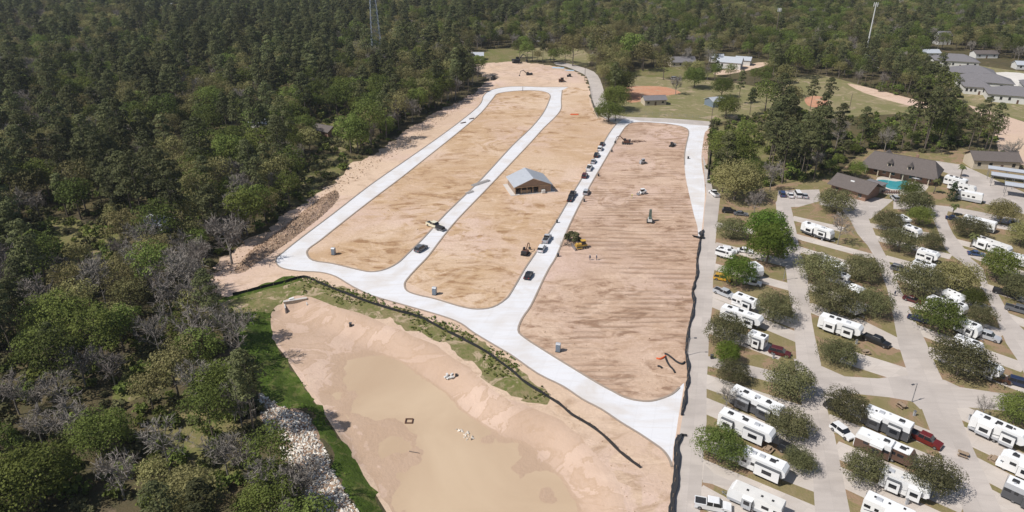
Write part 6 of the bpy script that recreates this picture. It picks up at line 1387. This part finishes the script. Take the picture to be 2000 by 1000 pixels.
tufts(Gs([(590,540),(640,548),(700,568),(760,590),(830,612),(900,638),(960,668),(1030,722),(1030,740),(960,690),(880,645),(800,615),(700,580),(600,553)]), .8, .8, 'broad', 'fence_line_weeds', 'dark weeds growing along the thin black silt fence', .6, 9, .52)
# towers
x, y = G(738, 125); t = thing('lattice_tower', 'tall grey lattice tower rising out of the left wood at the top', 'tower', (x, y, 0), R(20)); Ht = 75; m = MB()
def leg(a, z): w = 3.6 * (1 - z / Ht * .85); return Vector((a[0] * w, a[1] * w, z))
cs = [(-1, -1), (1, -1), (1, 1), (-1, 1)]; M['towerm'] = plain('blue_grey_steel', (0.22, 0.25, 0.30), .6, .3)
for c in cs: q = MB(); q.tube(leg(c, 0), leg(c, Ht), .22, .1, 4); q.build('leg', M['towerm'], t)
k = 22
for i in range(k):
    z0 = Ht * i / k; z1 = Ht * (i + 1) / k
    for j in range(4):
        a, b = cs[j], cs[(j + 1) % 4]; m.tube(leg(a, z0), leg(b, z1), .09, .09, 3); m.tube(leg(b, z0), leg(a, z1), .09, .09, 3); m.tube(leg(a, z1), leg(b, z1), .09, .09, 3)
m.build('bracing', M['towerm'], t)
for z_ in (52, 60): q = MB(); q.tube((1.5, -1.5, z_), (1.9, -1.9, z_), .9, .9, 10); q.build('dish', M['offwhite'], t)
def mast(px, py, h, label, mat, r=.45):
    x, y = G(px, py); t = thing('mast', label, 'mast', (x, y, 0)); m = MB(); m.tube((0, 0, 0), (0, 0, h), r, r * .55, 8); m.build('pole', M[mat], t)
    for j in range(6): a = j * math.pi / 3; q = MB(); q.box(-.15, .15, -.25, .25, h - 2.5, h); q.build('antenna', M['offwhite'], t, (math.cos(a) * 1.3, math.sin(a) * 1.3, 0), a)
    q = MB(); q.tube((0, 0, h - 1.6), (0, 0, h - 1.4), 1.3, 1.3, 8); q.build('platform', M['steel'], t)
mast(1686, 128, 41, 'tall white telephone mast in the right wood', 'wallw', .6); mast(1511, 95, 30, 'slim dark pole mast at the top right of the wood', 'polew', .4)
# small people
M['hivis'] = paint('bright_work_vest', (0.6, 0.55, 0.1), .8); M['denim'] = plain('dark_trousers', (0.05, 0.06, 0.1), .9); M['skin'] = plain('skin', (0.42, 0.26, 0.19), .6)
def person_obj(px, py, label, vest, ang):
    x, y = G(px, py); bm = bmesh.new(); bm.free()
    t = thing('person', label, 'person', (x, y, 0), R(ang)); m = MB()
    rings = [(.0, 0)]
    def limb(pts_, n=8):
        for (a, ra), (b, rb) in zip(pts_[:-1], pts_[1:]): m.tube(a, b, ra, rb, n, 0, True)
    me = bpy.data.meshes.new('body')
    J = [((0, 0, .95), .13), ((0, 0, 1.2), .14), ((0, 0, 1.42), .15), ((0, 0, 1.52), .06), ((0, 0, 1.66), .10), ((.02, 0, 1.74), .085), ((0, .19, 1.40), .07), ((.05, .30, 1.14), .05), ((.16, .30, .92), .04), ((0, -.19, 1.40), .07), ((-.05, -.30, 1.14), .05), ((.05, -.33, .88), .04), ((0, .10, .88), .10), ((.10, .12, .50), .07), ((.05, .12, .08), .05), ((.20, .12, .04), .045), ((0, -.10, .88), .10), ((-.08, -.12, .50), .07), ((-.16, -.12, .08), .05), ((-.02, -.12, .04), .045)]
    E = [(0, 1), (1, 2), (2, 3), (3, 4), (4, 5), (2, 6), (6, 7), (7, 8), (2, 9), (9, 10), (10, 11), (0, 12), (12, 13), (13, 14), (14, 15), (0, 16), (16, 17), (17, 18), (18, 19)]
    me.from_pydata([j[0] for j in J], E, []); o = bpy.data.objects.new('body', me); COL.objects.link(o); o.parent = t
    bm = bmesh.new(); bm.from_mesh(me); sk = bm.verts.layers.skin.verify(); bm.verts.ensure_lookup_table()
    for i, j in enumerate(J): bm.verts[i][sk].radius = (j[1], j[1]); 
    bm.verts[0][sk].use_root = True; bm.to_mesh(me); bm.free(); me.materials.append(vest)
    o.modifiers.new('skin', 'SKIN'); ss = o.modifiers.new('sub', 'SUBSURF'); ss.levels = 1; ss.render_levels = 1
    h = MB(); h.tube((0.02, 0, 1.70), (0.02, 0, 1.80), .13, .09, 8); h.build('hat', M['offwhite'], t)
    l_ = MB(); l_.box(-.17, .17, -.2, .2, .84, 1.0, taper=.02); l_.build('belt', M['denim'], t)
for px, py, lab, v_, an in [(1234, 387, 'worker in bright vest standing left of the white skid loader', 'hivis', 20), (1152, 508, 'left of two workers standing on the graded strip south of the bulldozer', 'denim', 40), (1165, 508, 'right of two workers standing on the graded strip south of the bulldozer', 'denim', 200), (1747, 578, 'person in dark clothes walking on the third park road', 'denim', 120)]: person_obj(px, py, lab, M[v_], an)
# backstop nets / fence of the sports field and park fence
def rail_fence(pts_, h, label, mat='poleg', step=3.0, name='mesh_fence'):
    q = Gs(pts_); ox, oy = q[0]; t = thing(name, label, 'fence', (ox, oy, 0)); m = MB()
    for a, b in zip(q[:-1], q[1:]):
        L = math.hypot(b[0] - a[0], b[1] - a[1]); n = max(1, int(L / step))
        for i in range(n + 1):
            f = i / n; x = a[0] + (b[0] - a[0]) * f - ox; y = a[1] + (b[1] - a[1]) * f - oy; s = MB(); s.tube((x, y, 0), (x, y, h), .05, .05, 4); s.build('post', M[mat], t)
        for z in (.15, h * .5, h): m.tube((a[0] - ox, a[1] - oy, z), (b[0] - ox, b[1] - oy, z), .03, .03, 3, 0, False)
    m.build('rail', M[mat], t)
rail_fence([(1210,222),(1300,226),(1392,234)], 1.5, 'thin fence between the dry lawn and the road at the top of the site'); rail_fence([(1710,174),(1740,182),(1780,193)], 1.8, 'dark brown fence along the dirt path beside the ball field', 'brown', 1.5)
rail_fence([(1152,170),(1155,200),(1168,232)], 1.5, 'thin wire fence on the west side of the access road')
# park clutter: picnic tables, utility pedestals, bins by the pads
for i, (px, py) in enumerate([(1445,612),(1478,640),(1500,880),(1480,870),(1563,845),(1605,470),(1612,448),(1672,672),(1690,690),(1735,845),(1745,955),(1770,985),(1850,640),(1700,520),(1880,890),(1893,820),(1940,900),(1510,700),(1760,795),(1785,812)]):
    x, y = G(px, py)
    if i % 2 == 0:
        t = thing('picnic_table', 'wooden picnic table on the grass between two caravan pads', 'picnic table', (x, y, 0), R(rng.uniform(0, 180)), 'picnic tables of the park'); m = MB(); m.box(-.9, .9, -.38, .38, .7, .76); m.build('tabletop', M['wood'], t)
        for s in (-1, 1): m = MB(); m.box(-.9, .9, s * .75 - .14, s * .75 + .14, .42, .47); m.build('bench', M['wood'], t); m = MB(); m.box(s * .6 - .05, s * .6 + .05, -.75, .75, .0, .695, taper=.02); m.build('leg', M['wood'], t)
    else:
        t = thing('utility_pedestal', 'small grey hookup pedestal beside a caravan pad', 'pedestal', (x, y, 0), 0, 'hookup pedestals of the park'); m = MB(); m.box(-.2, .2, -.15, .15, 0, 1.1); m.build('post', M['lgrey'], t); m = MB(); m.box(-.24, .24, -.2, .2, 1.102, 1.25, taper=.04); m.build('hood', M['steel'], t)

# air: thin even haze round camera and scene
m, n, l, p = new_mat('thin_haze'); n.remove(p); pv_ = n.new('ShaderNodeVolumePrincipled'); pv_.inputs['Color'].default_value = (0.80, 0.86, 0.95, 1); pv_.inputs['Density'].default_value = HAZE; pv_.inputs['Anisotropy'].default_value = 0.2
l.new(pv_.outputs[0], n['Material Output'].inputs['Volume'])
hb = MB(); hb.box(-2700, 2700, -700, 3300, -4.0, 101.0); tag(hb.build('haze', m), 'thin pale haze over the whole landscape', 'haze', None, 'stuff')
